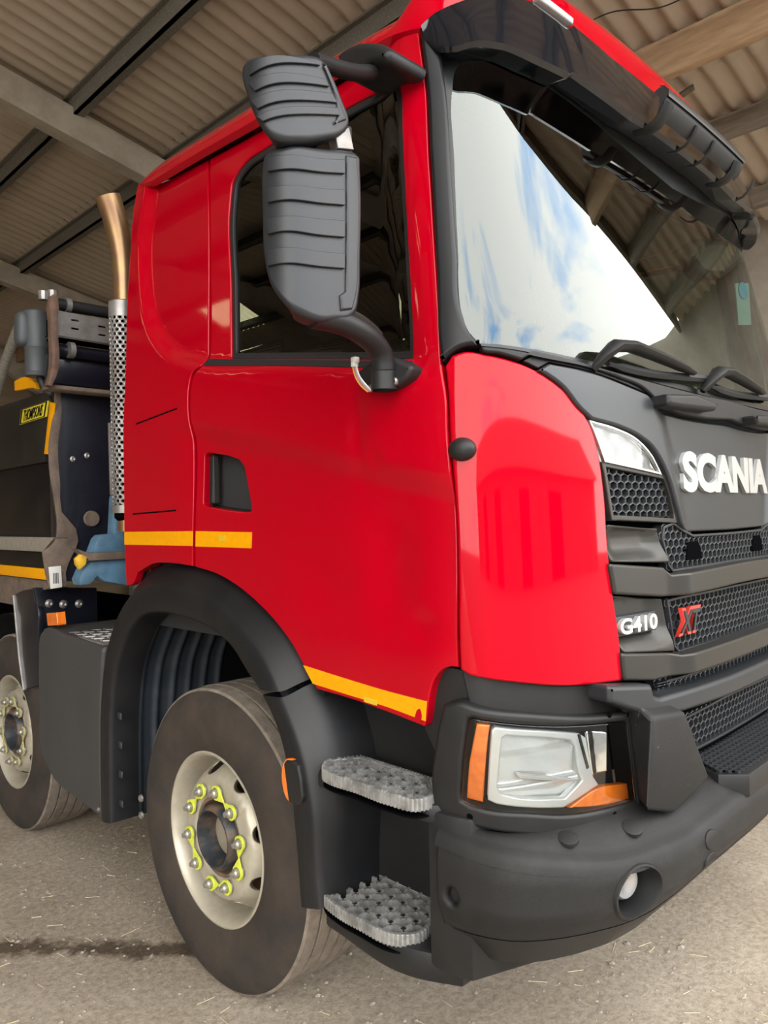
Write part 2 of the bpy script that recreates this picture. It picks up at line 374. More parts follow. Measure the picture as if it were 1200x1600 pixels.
def lathe(name,prof,axis_o,axis_d,m,parent,k=64,a0=0,a1=2*math.pi,label=None,smooth=35):
    """profile (along axis, radius)"""
    d=Vector(axis_d).normalized(); u=d.orthogonal().normalized(); w=d.cross(u); o=Vector(axis_o); full=abs(a1-a0-2*math.pi)<1e-6
    bm=bmesh.new(); R=[]
    for i in range(k if full else k+1):
        t=a0+(a1-a0)*i/k; e=u*math.cos(t)+w*math.sin(t); R.append([bm.verts.new(o+d*x+e*max(r,1e-4)) for x,r in prof])
    for i in range(len(R) if full else len(R)-1):
        A,B=R[i],R[(i+1)%len(R)]
        for j in range(len(prof)-1): bm.faces.new((A[j],A[j+1],B[j+1],B[j]))
    bmesh.ops.remove_doubles(bm,verts=bm.verts,dist=2e-4)
    return from_bm(name,bm,m,parent,True,smooth,None,label)
def hexmesh(name,parent,m,fn,outline,off=0.,pu=.034,pv=.024,depth=.03,wall=.80,label=None):
    P=dens(outline,.02); lo,hi=P.min(0),P.max(0); V=[];F=[]; cs=[]
    nv=int((hi[1]-lo[1])/pv)+3; nu=int((hi[0]-lo[0])/pu)+3
    for j in range(nv):
        for i in range(nu):
            cs.append((lo[0]+(i+(.5 if j%2 else 0))*pu-pu*.3, lo[1]+j*pv-pv*.2))
    cs=np.array(cs); cs=cs[inpoly(cs,P)]
    ang=np.radians([30,90,150,210,270,330]); hx=np.stack([np.cos(ang)*pu/math.sqrt(3),np.sin(ang)*pv/1.5],1)
    O=(cs[:,None]+hx[None]); I=(cs[:,None]+hx[None]*wall); B=(cs[:,None]+hx[None]*wall*A_([.85,1.]))
    al=np.concatenate([O,I,B],1).reshape(-1,2); of=np.tile(np.repeat([off,off+.001,off-depth],6),len(cs)); V=fn(al[:,0],al[:,1],of)
    for n in range(len(cs)):
        b=n*18
        for k in range(6):
            k2=(k+1)%6; F.append((b+k,b+k2,b+6+k2,b+6+k)); F.append((b+6+k,b+6+k2,b+12+k2,b+12+k))
    return mesh(name,V,F,m,parent,False,None,'stuff',label)
def text(name,body,size,extr,m,parent,mapf,bold=0.,xs=1.0,align='LEFT',shear=0.,bevel=.0,label=None):
    c=bpy.data.curves.new(name,'FONT'); c.body=body; c.size=1.0; c.extrude=extr/size; c.offset=bold; c.align_x=align; c.shear=shear; c.resolution_u=4
    c.bevel_depth=bevel/size
    t=bpy.data.objects.new('tmp',c); COL.objects.link(t); dg=bpy.context.evaluated_depsgraph_get(); me=bpy.data.meshes.new_from_object(t.evaluated_get(dg))
    bpy.data.objects.remove(t); V=np.array([tuple(v.co) for v in me.vertices]); 
    lo,hi=V[:,:2].min(0),V[:,:2].max(0); W=V.copy(); W[:,0]=(V[:,0]-lo[0])/(hi[0]-lo[0]); W[:,1]=(V[:,1]-lo[1])/(hi[1]-lo[1]); W[:,2]=V[:,2]*size+extr
    Q=mapf(W[:,0],W[:,1],W[:,2])
    for v,q in zip(me.vertices,Q): v.co=q
    me.materials.clear(); me.materials.append(M[m]); me.name=name; me.update()
    o=bpy.data.objects.new(name,me); link(o,parent)
    if label: o['label']=label
    return o
def quadmap(fn,q,off):   # q: 4 corners (tl,tr,br,bl) in surface coords -> map unit square
    q=[np.array(p[:2],float) for p in q]
    def f(a,b,c):
        a=a[:,None]; b=b[:,None]; p=(q[3]*(1-a)+q[2]*a)*(1-b)+(q[0]*(1-a)+q[1]*a)*b
        return fn(p[:,0],p[:,1],off+c)
    return f
def copy_tree(o,parent=None,delta=None):
    c=o.copy(); COL.objects.link(c)
    if parent is not None: c.parent=parent
    if delta is not None: c.matrix_world=Matrix.Translation(delta)@o.matrix_world
    for ch in list(o.children): 
        k=ch.copy(); COL.objects.link(k); k.parent=c
    return c
def polydist(u,v,pl):   # signed distance to an open polyline (positive on its left)
    u=np.asarray(u,float); v=np.asarray(v,float); best=np.full(u.shape,9.); sg=np.ones(u.shape)
    for (x0,y0),(x1,y1) in zip(pl[:-1],pl[1:]):
        dx,dy=x1-x0,y1-y0; t=np.clip(((u-x0)*dx+(v-y0)*dy)/(dx*dx+dy*dy),0,1)
        ex,ey=u-(x0+t*dx),v-(y0+t*dy); d=np.hypot(ex,ey); s=np.sign(dx*(v-y0)-dy*(u-x0)); k=d<best-1e-9
        best=np.where(k,d,best); sg=np.where(k,s,sg)
    return best*sg

mat('far_barn',(.12,.10,.085),.9,col2=(.08,.07,.06),scale=.6); mat('far_roof',(.16,.15,.14),.9); mat('hedge',(.035,.05,.02),.9,col2=(.06,.07,.03),scale=2)
mat('tarmac',(.085,.08,.075),.9,col2=(.06,.058,.056),scale=3)
mat('indicator_dusty',(.42,.36,.20),.7,col2=(.5,.48,.16),scale=30)
G={
 'cab_side':[(0.054,3.056,1),(0.035,2.942),(0.037,2.749),(0.044,2.53),(0.081,2.203),(0.085,1.811),(0.08,1.552),(0.09,1.381,1),(0.146,1.394),(0.186,1.439,1),(0.314,1.478),(0.462,1.485),(0.603,1.478,1),(0.608,1.604),(0.615,1.9),(0.596,2.132),(0.605,2.163),(0.654,2.192,1),(0.654,2.225,1),(0.61,2.599),(0.553,2.995,1),(0.269,3.017,1)],
 'door':[(0.621,1.476,1),(0.621,1.604),(0.632,1.899),(0.614,2.127),(0.624,2.156),(0.667,2.188,1),(0.667,2.222),(0.623,2.595),(0.567,2.993,1),(0.715,2.984),(0.91,2.974),(1.329,2.963),(1.726,2.962),(1.846,2.959,1),(1.858,2.858),(1.842,2.573),(1.821,2.251),(1.808,2.046,1),(1.809,2.013),(1.817,1.935),(1.817,1.824),(1.82,1.761),(1.823,1.65),(1.821,1.493),(1.815,1.336),(1.815,1.268,1),(1.79,1.267),(1.761,1.253),(1.74,1.227),(1.723,1.184),(1.71,1.134,1),(1.7,1.104,1),(1.564,1.12),(1.415,1.133),(1.282,1.138,1),(1.25,1.177),(1.225,1.204,1),(1.178,1.254),(1.099,1.315),(0.998,1.372),(0.871,1.425),(0.755,1.457)],
 'window':[(0.806,2.197,1),(0.773,2.443),(0.728,2.776),(0.739,2.853),(0.799,2.89),(0.929,2.902),(1.338,2.875),(1.699,2.86),(1.748,2.853),(1.773,2.836),(1.781,2.801),(1.77,2.69),(1.742,2.413),(1.708,2.052,1)],
 'sill':[(0.67,2.219,1),(1.191,2.131),(1.562,2.07),(1.717,2.042,1),(1.715,2.022,1),(1.56,2.047),(1.193,2.106),(0.674,2.188,1)],
 'handle':[(0.678,1.85,1),(0.679,1.87,1),(0.696,1.878,1),(0.81,1.861,1),(0.886,1.841,1),(0.916,1.816,1),(0.959,1.68,1),(0.955,1.668,1),(0.933,1.666,1),(0.822,1.675,1),(0.689,1.691,1),(0.672,1.7,1)],
 'stripe_rear':[(0.086,1.601,1),(0.611,1.604,1),(0.609,1.551,1),(0.084,1.549,1)],
 'stripe_door':[(0.629,1.604,1),(0.966,1.6,1),(0.964,1.548,1),(0.627,1.549,1)],
 'stripe_low':[(1.227,1.203,1),(1.422,1.188),(1.572,1.178),(1.715,1.172,1),(1.706,1.12,1),(1.567,1.135),(1.418,1.144),(1.268,1.153,1)],
 'hatch':[(0.155,2.102,1),(0.497,2.093,1),(0.519,2.048),(0.509,1.686,1),(0.166,1.69,1)],
 'recess':[(0.118,3.039),(0.096,2.774),(0.112,2.676),(0.234,2.387),(0.391,2.258),(0.612,2.18),(1.188,2.085),(1.617,2.01),(1.807,1.975)],
 'corner':[(1.818,2.012,1),(1.822,1.935),(1.822,1.824),(1.825,1.761),(1.83,1.65),(1.828,1.493),(1.822,1.337),(1.822,1.265,1),(1.847,1.251,1),(1.948,1.234),(2.1,1.208),(2.334,1.187,1),(2.332,1.297),(2.314,1.419),(2.301,1.54),(2.296,1.694),(2.284,1.779),(2.257,1.863),(2.209,1.92),(2.129,1.972),(2.066,2.0),(1.99,2.023),(1.924,2.036),(1.869,2.044),(1.838,2.037,1)],
 'apillar':[(1.852,2.959,1),(1.911,2.943,1),(1.911,2.755),(1.894,2.51),(1.88,2.295),(1.873,2.141),(1.886,2.091),(1.913,2.056,1),(1.862,2.051),(1.833,2.036),(1.815,2.019,1),(1.812,2.045),(1.824,2.25),(1.846,2.572),(1.861,2.858)],
 'glassL':[(1.913,2.933,1),(1.914,2.766),(1.896,2.518),(1.88,2.302),(1.873,2.147),(1.887,2.095),(1.916,2.06,1),(2.001,2.055),(2.103,2.047),(2.224,2.042),(2.363,2.035),(2.523,2.026),(2.942,2.016),(3.196,2.014)],
 'cowl':[(1.91,2.052,1),(1.986,2.046),(2.08,2.037),(2.194,2.032),(2.327,2.025),(2.481,2.016),(2.882,2.005),(3.125,2.002,1),(3.11,1.936,1),(2.845,1.933),(2.675,1.938),(2.584,1.951,1),(2.5,1.99),(2.381,2.009),(2.157,2.031),(2.044,2.04,1),(2.01,2.022,1),(1.951,2.035),(1.91,2.045)],
 'lidstrip':[(2.022,2.023,1),(2.056,2.042,1),(2.171,2.033),(2.399,2.01),(2.514,1.99,1),(2.551,1.977,1),(2.448,1.993),(2.259,2.017),(2.105,2.026,1),(2.066,2.007,1)],
 'lid':[(3.121,1.929,1),(2.853,1.926),(2.698,1.931),(2.583,1.944),(2.522,1.975,1),(2.434,1.988),(2.248,2.013),(2.099,2.02,1),(2.063,2.001,1),(2.142,1.962),(2.199,1.914),(2.246,1.887,1),(2.376,1.872),(2.469,1.851),(2.535,1.823),(2.581,1.784),(2.621,1.732),(2.663,1.647),(2.694,1.597),(2.751,1.576,1),(3.069,1.573,1)],
 'crease':[(2.513,2.007),(2.559,1.961),(2.601,1.902),(2.668,1.733),(2.694,1.633),(2.715,1.56)],
 'poslamp':[(2.243,1.885,1),(2.357,1.871),(2.465,1.844),(2.539,1.8),(2.585,1.747,1),(2.3,1.776,1),(2.274,1.83)],
 'mesh_a':[(2.313,1.765,1),(2.61,1.737,1),(2.637,1.696),(2.664,1.617,1),(2.337,1.632,1)],
 'recess1':[(2.301,1.608,1),(2.569,1.591,1),(2.592,1.491,1),(2.31,1.508,1)],
 'bar1':[(3.02,1.466,1),(2.585,1.458,1),(2.554,1.48,1),(2.281,1.505,1),(2.297,1.423,1),(2.542,1.396,1),(2.623,1.394,1),(3.011,1.4,1)],
 'mesh1':[(3.118,1.565,1),(2.79,1.567,1),(2.73,1.583,1),(2.663,1.608,1),(2.603,1.597,1),(2.589,1.564,1),(2.618,1.48,1),(2.643,1.46,1),(3.103,1.464,1)],
 'recess2':[(2.328,1.416,1),(2.574,1.388,1),(2.596,1.234,1),(2.344,1.262,1)],
 'mesh2':[(3.092,1.387,1),(2.675,1.385,1),(2.6,1.382,1),(2.627,1.242,1),(2.657,1.219,1),(3.067,1.218,1)],
 'bar2':[(2.986,1.226,1),(2.605,1.225,1),(2.561,1.235,1),(2.315,1.264,1),(2.322,1.19,1),(2.47,1.169,1),(2.591,1.166,1),(2.977,1.165,1)],
 'mesh3':[(3.057,1.147,1),(2.648,1.15,1),(2.521,1.154,1),(2.517,1.118,1),(2.558,1.107,1),(3.048,1.088,1)],
 'bar3':[(2.89,1.122,1),(2.44,1.132,1),(2.409,1.142,1),(2.4,1.173,1),(2.211,1.199,1),(2.212,1.157,1),(2.39,1.086,1),(2.564,1.071,1),(2.881,1.062,1)],
 'mesh4':[(3.011,1.027,1),(2.691,1.017,1),(2.734,0.903,1),(2.992,0.903,1)],
 'g410':[(2.323,1.358,1),(2.531,1.357,1),(2.532,1.302,1),(2.327,1.303,1)],
 'scania':[(2.723,1.818,1),(3.44,1.827,1),(3.417,1.699,1),(2.722,1.696,1)],
 'xt':[(2.608,1.283,1),(2.764,1.344,1),(2.717,1.281,1)],
 'surround':[(1.775,1.175,1),(1.819,1.187),(1.853,1.179),(1.981,1.157),(2.154,1.126),(2.337,1.104,1),(2.339,1.078),(2.344,0.95),(2.347,0.829,1),(2.177,0.825),(2.046,0.838),(1.899,0.868),(1.801,0.879),(1.737,0.878),(1.711,0.898),(1.711,0.952),(1.737,1.057),(1.757,1.125)],
 'lens':[(1.839,1.147,1),(1.85,1.151,1),(1.939,1.136),(2.044,1.118),(2.328,1.081,1),(2.332,0.989),(2.338,0.865,1),(2.192,0.876),(2.054,0.893),(1.947,0.916),(1.857,0.927),(1.819,0.933,1),(1.8,0.941,1),(1.799,0.957,1),(1.815,1.04)],
 'amberL':[(1.852,1.132,1),(1.889,1.13,1),(1.881,1.102,1),(1.845,0.933,1),(1.799,0.936,1),(1.821,1.033,1)],
 'reflbox':[(1.891,1.117,1),(1.902,1.125,1),(2.04,1.103),(2.161,1.076,1),(2.184,1.061,1),(2.197,0.958,1),(2.216,0.93,1),(2.075,0.899,1),(2.013,0.909),(1.88,0.931,1),(1.858,0.94,1),(1.859,0.956,1)],
 'bowl':[(1.918,1.096,1),(1.929,1.102,1),(2.042,1.084),(2.124,1.064,1),(2.138,1.047,1),(2.141,0.98,1),(2.152,0.956,1),(2.084,0.924,1),(1.928,0.95),(1.897,0.959,1),(1.891,0.975,1)],
 'reflR':[(2.192,1.076,1),(2.27,1.061,1),(2.26,0.955,1),(2.212,0.948,1)],
 'amberR':[(2.092,0.896,1),(2.195,0.921),(2.337,0.907,1),(2.34,0.86,1),(2.213,0.874)],
 'hl_upper':[(1.813,1.269,1),(1.84,1.255,1),(1.96,1.235),(2.125,1.204),(2.335,1.181,1),(2.336,1.135),(2.379,1.089,1),(2.182,1.113),(1.995,1.146),(1.846,1.167),(1.832,1.18,1)],
 'notchpanel':[(1.802,1.258,1),(1.771,1.26),(1.739,1.245),(1.715,1.218),(1.696,1.174),(1.682,1.121),(1.671,1.085,1),(1.704,1.023,1),(1.74,1.13),(1.764,1.167),(1.834,1.179,1),(1.839,1.254,1)],
 'b_crease':[(0.143,0.857),(0.234,0.848),(0.313,0.842),(0.386,0.835),(0.479,0.822),(0.602,0.8),(0.675,0.792),(0.767,0.791),(0.902,0.785),(1.029,0.798),(1.16,0.812),(1.236,0.814)],
 'b_low':[(0.125,0.62),(0.194,0.62),(0.262,0.624),(0.327,0.628),(0.396,0.632),(0.469,0.634),(0.563,0.632),(0.646,0.627),(0.743,0.628),(0.826,0.637),(1.023,0.664),(1.228,0.677)],
 'b_fog':[(0.672,0.713),(0.6,0.736),(0.756,0.693),(0.674,0.776),(0.67,0.655)],
 'b_hole':[(0.167,0.711),(0.145,0.704),(0.187,0.717),(0.167,0.732),(0.166,0.69)],
 'b_caps':[(0.998,0.751),(0.995,0.693)],
 'tusk_front':[(0.807,1.104),(0.97,1.092),(1.1,0.882),(0.903,0.831),(0.77,0.87),(0.652,1.172),(0.69,1.139),(0.744,0.898)],
 'f_ridge':[(0.779,0.387),(0.782,0.607),(0.764,0.879),(0.726,1.045),(0.66,1.184),(0.574,1.283),(0.465,1.359),(0.332,1.4),(0.16,1.414),(-0.039,1.395),(-0.198,1.351),(-0.326,1.289),(-0.411,1.227),(-0.475,1.156),(-0.5,1.119),(-0.566,1.029),(-0.615,0.941),(-0.652,0.813),(-0.668,0.603),(-0.677,0.526)],
 'f_inner':[(0.682,0.4),(0.678,0.63),(0.661,0.869),(0.619,1.032),(0.558,1.13),(0.487,1.214),(0.399,1.271),(0.286,1.297),(0.096,1.298),(-0.096,1.276),(-0.232,1.228),(-0.321,1.156),(-0.386,1.11),(-0.483,0.996),(-0.532,0.864),(-0.555,0.706),(-0.576,0.499)],
 'f_out':[(-0.532,1.115),(-0.606,0.932),(-0.634,0.791),(-0.63,0.496)],
 'blinker':[(-0.535,0.915,1),(-0.548,0.929,1),(-0.582,0.934,1),(-0.606,0.924,1),(-0.619,0.881,1),(-0.624,0.836,1),(-0.614,0.817,1),(-0.581,0.803,1),(-0.556,0.806,1)],
 'boxface':[(1.457,1.107),(1.423,1.129),(1.16,1.13),(0.757,1.115,1),(0.787,0.874),(0.805,0.599),(0.789,0.384,1),(1.051,0.402),(1.345,0.441),(1.484,0.549),(1.491,0.76),(1.49,0.948)],
 'step1':[(-0.044,-0.716),(-0.02,-0.684),(0.018,-0.658),(0.111,-0.7,1),(0.108,-0.984,1),(-0.003,-1.072),(-0.026,-1.065),(-0.049,-0.975),(-0.047,-0.858),(-0.051,-0.748)],
 'step2':[(-0.018,-0.678),(0.01,-0.636),(0.06,-0.603),(0.191,-0.626,1),(0.19,-0.899,1),(0.076,-0.998),(0.024,-1.007),(-0.016,-0.977),(-0.035,-0.833),(-0.032,-0.742)],
 'mir_main':[(0.121,2.446),(0.128,2.469),(0.148,2.476),(0.178,2.476,1),(0.272,2.49),(0.366,2.512),(0.389,2.516),(0.402,2.51,1),(0.405,2.431),(0.396,2.273),(0.388,2.178),(0.375,2.138),(0.353,2.119),(0.309,2.108),(0.263,2.1),(0.222,2.108),(0.185,2.126),(0.155,2.157),(0.133,2.195),(0.121,2.244),(0.118,2.348)],
 'mir_top':[(0.11,2.646),(0.113,2.663),(0.127,2.671),(0.154,2.67),(0.201,2.668),(0.291,2.692),(0.314,2.697),(0.333,2.691),(0.352,2.671),(0.383,2.628),(0.409,2.589),(0.405,2.574),(0.387,2.556),(0.319,2.519),(0.257,2.496),(0.212,2.489),(0.181,2.503),(0.162,2.525),(0.14,2.567),(0.118,2.618)],
 'mirbase':[(-0.871,2.027),(-0.894,2.039),(-0.956,2.057),(-1.048,2.029),(-1.074,2.012),(-1.065,1.994),(-1.035,1.977),(-0.893,1.997),(-0.875,2.009)],
 'upvis_low':[(1.903,2.866),(1.936,2.851),(1.992,2.864),(2.061,2.874),(2.169,2.868),(2.247,2.869),(2.306,2.869),(2.323,2.885),(2.365,2.878),(2.496,2.864),(2.642,2.849),(2.772,2.856),(3.446,2.843)],
 'upvis_top':[(1.86,2.951),(1.893,2.982),(1.924,3.0),(1.992,3.037),(2.122,3.08),(2.223,3.095),(2.398,3.078),(2.405,3.095),(2.636,3.071),(2.909,3.067),(3.134,3.078),(3.815,3.11)],
 'sunvis':[(2.741,2.878),(3.668,2.873)],
 'sunvis_low':[(2.694,2.803),(3.469,2.747)],
 'sunbr':[(2.633,2.815),(2.723,2.839),(2.974,2.802),(3.161,2.795),(3.519,2.777)],
 'wiper_arm':[(2.264,2.038),(2.292,2.068),(2.354,2.091),(2.429,2.095),(2.598,2.083),(2.756,2.072)],
 'wiper_blade':[(2.336,2.055),(2.475,2.049),(2.698,2.058),(2.99,2.081)],
 'wiper_cover':[(2.546,1.971,1),(2.722,1.985,1),(2.87,1.971,1),(2.852,1.948,1),(2.635,1.94,1),(2.545,1.94,1)],
 'wiper_cover2':[(3.199,1.961,1),(3.524,1.987,1),(3.512,1.943,1),(3.22,1.932,1)],
 'corner_cam':[(1.819,1.804),(1.85,1.802),(1.883,1.803),(1.851,1.83),(1.849,1.774)],
 'sticker':[(1.906,2.592,1),(2.054,2.621,1),(2.073,2.443,1),(1.93,2.42,1)],
 'steer':[(2.4,2.219),(2.521,2.277),(2.645,2.249)],
 'frit_in':[(1.869,2.103),(1.884,2.3),(1.91,2.571),(1.934,2.783),(1.96,2.859),(2.021,2.881),(2.129,2.906),(2.296,2.896),(2.455,2.877),(2.841,2.816),(3.407,2.788),(3.81,2.796)],
 'rust_edge':[(0.019,2.283,1),(0.04,2.3,1),(0.047,2.184),(0.025,1.999),(0.034,1.817),(0.038,1.694),(0.104,1.613),(0.115,1.554),(0.083,1.484),(0.051,1.403),(0.056,1.339,1),(-0.028,1.342,1),(-0.042,1.409),(-0.055,1.509,1),(0.005,1.555),(0.015,1.597),(0.008,1.725),(-0.013,1.877),(-0.016,1.997),(0.011,2.181)],
 'blue_up':[(0.068,1.567),(0.086,1.584),(0.146,1.588,1),(0.159,1.758,1),(0.175,1.773,1),(0.181,1.652,1),(0.208,1.583,1),(0.206,1.503,1),(0.043,1.505,1)],
 'brown_bar':[(-0.049,1.53,1),(0.013,1.507,1),(0.192,1.507,1),(0.191,1.472,1),(0.012,1.473,1)],
 'blue_low':[(0.032,1.471,1),(0.201,1.471,1),(0.198,1.347,1),(0.089,1.375,1),(0.06,1.401,1),(0.025,1.366),(-0.016,1.366),(-0.024,1.39)],
 'yel_hook':[(-0.05,1.485),(-0.027,1.504),(0.004,1.496),(-0.005,1.458),(-0.031,1.437),(-0.047,1.46)],
 'label':[(-0.031,1.436,1),(0.026,1.439,1),(0.03,1.338,1),(-0.024,1.333,1)],
 'bulk_plug':[(0.206,1.667)],
 'body_side':[(2.162,2.404,1),(1.356,2.265,1),(1.432,2.009),(1.423,1.868),(1.366,1.726),(1.351,1.557,1),(2.209,1.538,1)],
 'body_plate':[(2.134,2.329,1),(1.409,2.28,1),(1.332,2.227,1),(1.442,1.941,1),(2.157,1.916,1)],
 'sign':[(1.718,2.228,1),(1.361,2.23,1),(1.396,2.157,1),(1.75,2.152,1)],
 'yel_v':[(1.34,2.221,1),(1.286,2.208,1),(1.376,1.973,1),(1.424,1.979,1)],
 'yel_top':[(1.773,2.379,1),(1.619,2.38),(1.484,2.332,1),(1.469,2.299,1),(1.519,2.312,1),(1.767,2.328,1)],
 'ledge':[(2.112,1.569,1),(1.296,1.574,1),(1.442,1.504,1),(2.116,1.498,1)],
 'skirt':[(2.18,1.496,1),(1.513,1.502,1),(1.476,1.415,1),(2.185,1.407,1)],
 'yel_h':[(2.152,1.419,1),(1.449,1.419,1),(1.451,1.366,1),(2.156,1.359,1)],
 'rustlow':[(2.219,1.355,1),(1.505,1.359,1),(1.466,1.32,1),(1.779,1.277),(1.972,1.207,1),(2.228,1.189,1)],
 'slot_panel':[(-0.049,2.629,1),(-0.006,2.628,1),(0.266,2.612,1),(0.264,2.508,1),(-0.008,2.512,1),(-0.043,2.506,1)],
 'slot_under':[(0.008,2.521,1),(0.282,2.518,1),(0.282,2.474,1),(0.007,2.473,1)],
 'post':[(-0.053,2.677),(-0.035,2.691),(-0.024,2.67),(-0.029,2.57),(-0.04,2.305),(-0.061,2.262,1),(-0.08,2.266,1),(-0.068,2.302),(-0.058,2.565)],
 'tube1':[(0.021,2.676),(0.297,2.674)],
 'tube2':[(0.011,2.46),(0.292,2.451)],
 'panel3':[(-0.0,2.417,1),(0.295,2.471,1),(0.292,2.289,1),(0.076,2.289),(-0.026,2.285,1)],
 'intake':[(-0.109,2.61),(-0.094,2.643),(-0.056,2.665),(0.044,2.672,1),(0.038,2.352,1),(-0.076,2.346,1),(-0.077,2.477),(-0.103,2.504)],
 'hose':[(-0.032,2.339),(-0.009,2.286),(0.027,2.252),(0.064,2.265),(0.089,2.29)],
 'chain1':[(-0.092,2.634),(-0.074,2.666),(-0.058,2.634)],
 'guard':[(0.07,2.568,1),(0.122,2.583,1),(0.105,1.698,1),(0.064,1.693,1)],
 'guard_side':[(0.075,2.078,1),(0.096,2.08,1),(0.098,1.756,1),(0.078,1.761,1)],
 'stack':[(0.102,2.574),(0.101,2.685),(0.1,2.796),(0.091,2.891),(0.072,2.984),(0.057,3.049)],
 'pole':[(3.639,2.618),(3.423,2.828),(3.132,3.025)],
 'mud_plate':[(1.869,1.267,1),(1.746,1.298),(1.603,1.312,1),(1.523,1.209,1),(1.541,0.843,1),(1.745,0.788,1),(1.802,0.939)],
 'mud_panel':[(-0.013,1.325,1),(0.304,1.3,1),(0.307,1.075,1),(0.039,1.107,1),(0.004,1.222,1)],
 'amber_mk':[(1.37,1.213,1),(1.245,1.226,1),(1.233,1.167,1),(1.357,1.153,1)],
 'armtop_l':[(-0.235,2.729),(-0.121,2.778),(-0.073,2.782,1),(-0.073,2.767),(-0.122,2.732),(-0.186,2.714)],
 'armblock':[(-0.836,2.893),(-0.893,2.897),(-0.955,2.877),(-1.018,2.837),(-1.035,2.815),(-1.03,2.802),(-0.953,2.814),(-0.891,2.812),(-0.835,2.853)],
 'arm_low':[(-0.262,2.112),(-0.212,2.108),(-0.161,2.093),(-0.108,2.074),(-0.064,2.051),(-0.043,2.021)],
 'mir_post':[(-0.224,2.567,1),(-0.173,2.584,1),(-0.159,2.535,1),(-0.211,2.522,1)],
 'rearedge':[(0.054,3.056),(0.037,2.749),(0.081,2.203),(0.08,1.552)],
 'far_mirror':[(1.768,2.708),(1.822,2.78),(1.901,2.821,1),(2.107,2.864),(2.291,2.869),(2.311,2.813),(2.208,2.732),(2.026,2.663),(1.841,2.656)],
 'ms0':[(0.146,2.459,1),(0.173,2.458),(0.246,2.463),(0.341,2.484,1),(0.34,2.451,1),(0.245,2.431),(0.172,2.426),(0.145,2.428,1)],
 'ms1':[(0.144,2.391,1),(0.171,2.39),(0.244,2.394),(0.339,2.413,1),(0.338,2.376,1),(0.243,2.36),(0.171,2.357),(0.143,2.358,1)],
 'ms2':[(0.142,2.322,1),(0.17,2.321),(0.242,2.324),(0.337,2.34,1),(0.336,2.3,1),(0.242,2.287),(0.169,2.287),(0.142,2.287,1)],
 'ms3':[(0.141,2.251,1),(0.168,2.251),(0.241,2.25),(0.335,2.262,1),(0.334,2.226,1),(0.24,2.215),(0.168,2.215),(0.14,2.215,1)],
 'us0':[(0.154,2.66,1),(0.292,2.679,1),(0.31,2.676,1),(0.142,2.631,1)],
 'us1':[(0.138,2.615,1),(0.323,2.65,1),(0.336,2.637,1),(0.155,2.592,1)],
 'us2':[(0.144,2.573,1),(0.345,2.625,1),(0.359,2.608,1),(0.161,2.551,1)],
 'us3':[(0.157,2.535,1),(0.362,2.598,1),(0.366,2.581,1),(0.173,2.521,1)],
 'mrim':[(0.349,2.499,1),(0.384,2.506,1),(0.389,2.425),(0.381,2.269),(0.374,2.183),(0.358,2.135,1),(0.323,2.126,1),(0.32,2.162,1),(0.338,2.175,1),(0.345,2.336)],
 'urim':[(0.32,2.688,1),(0.331,2.678,1),(0.393,2.582,1),(0.349,2.554,1),(0.364,2.583,1),(0.355,2.625)],
}
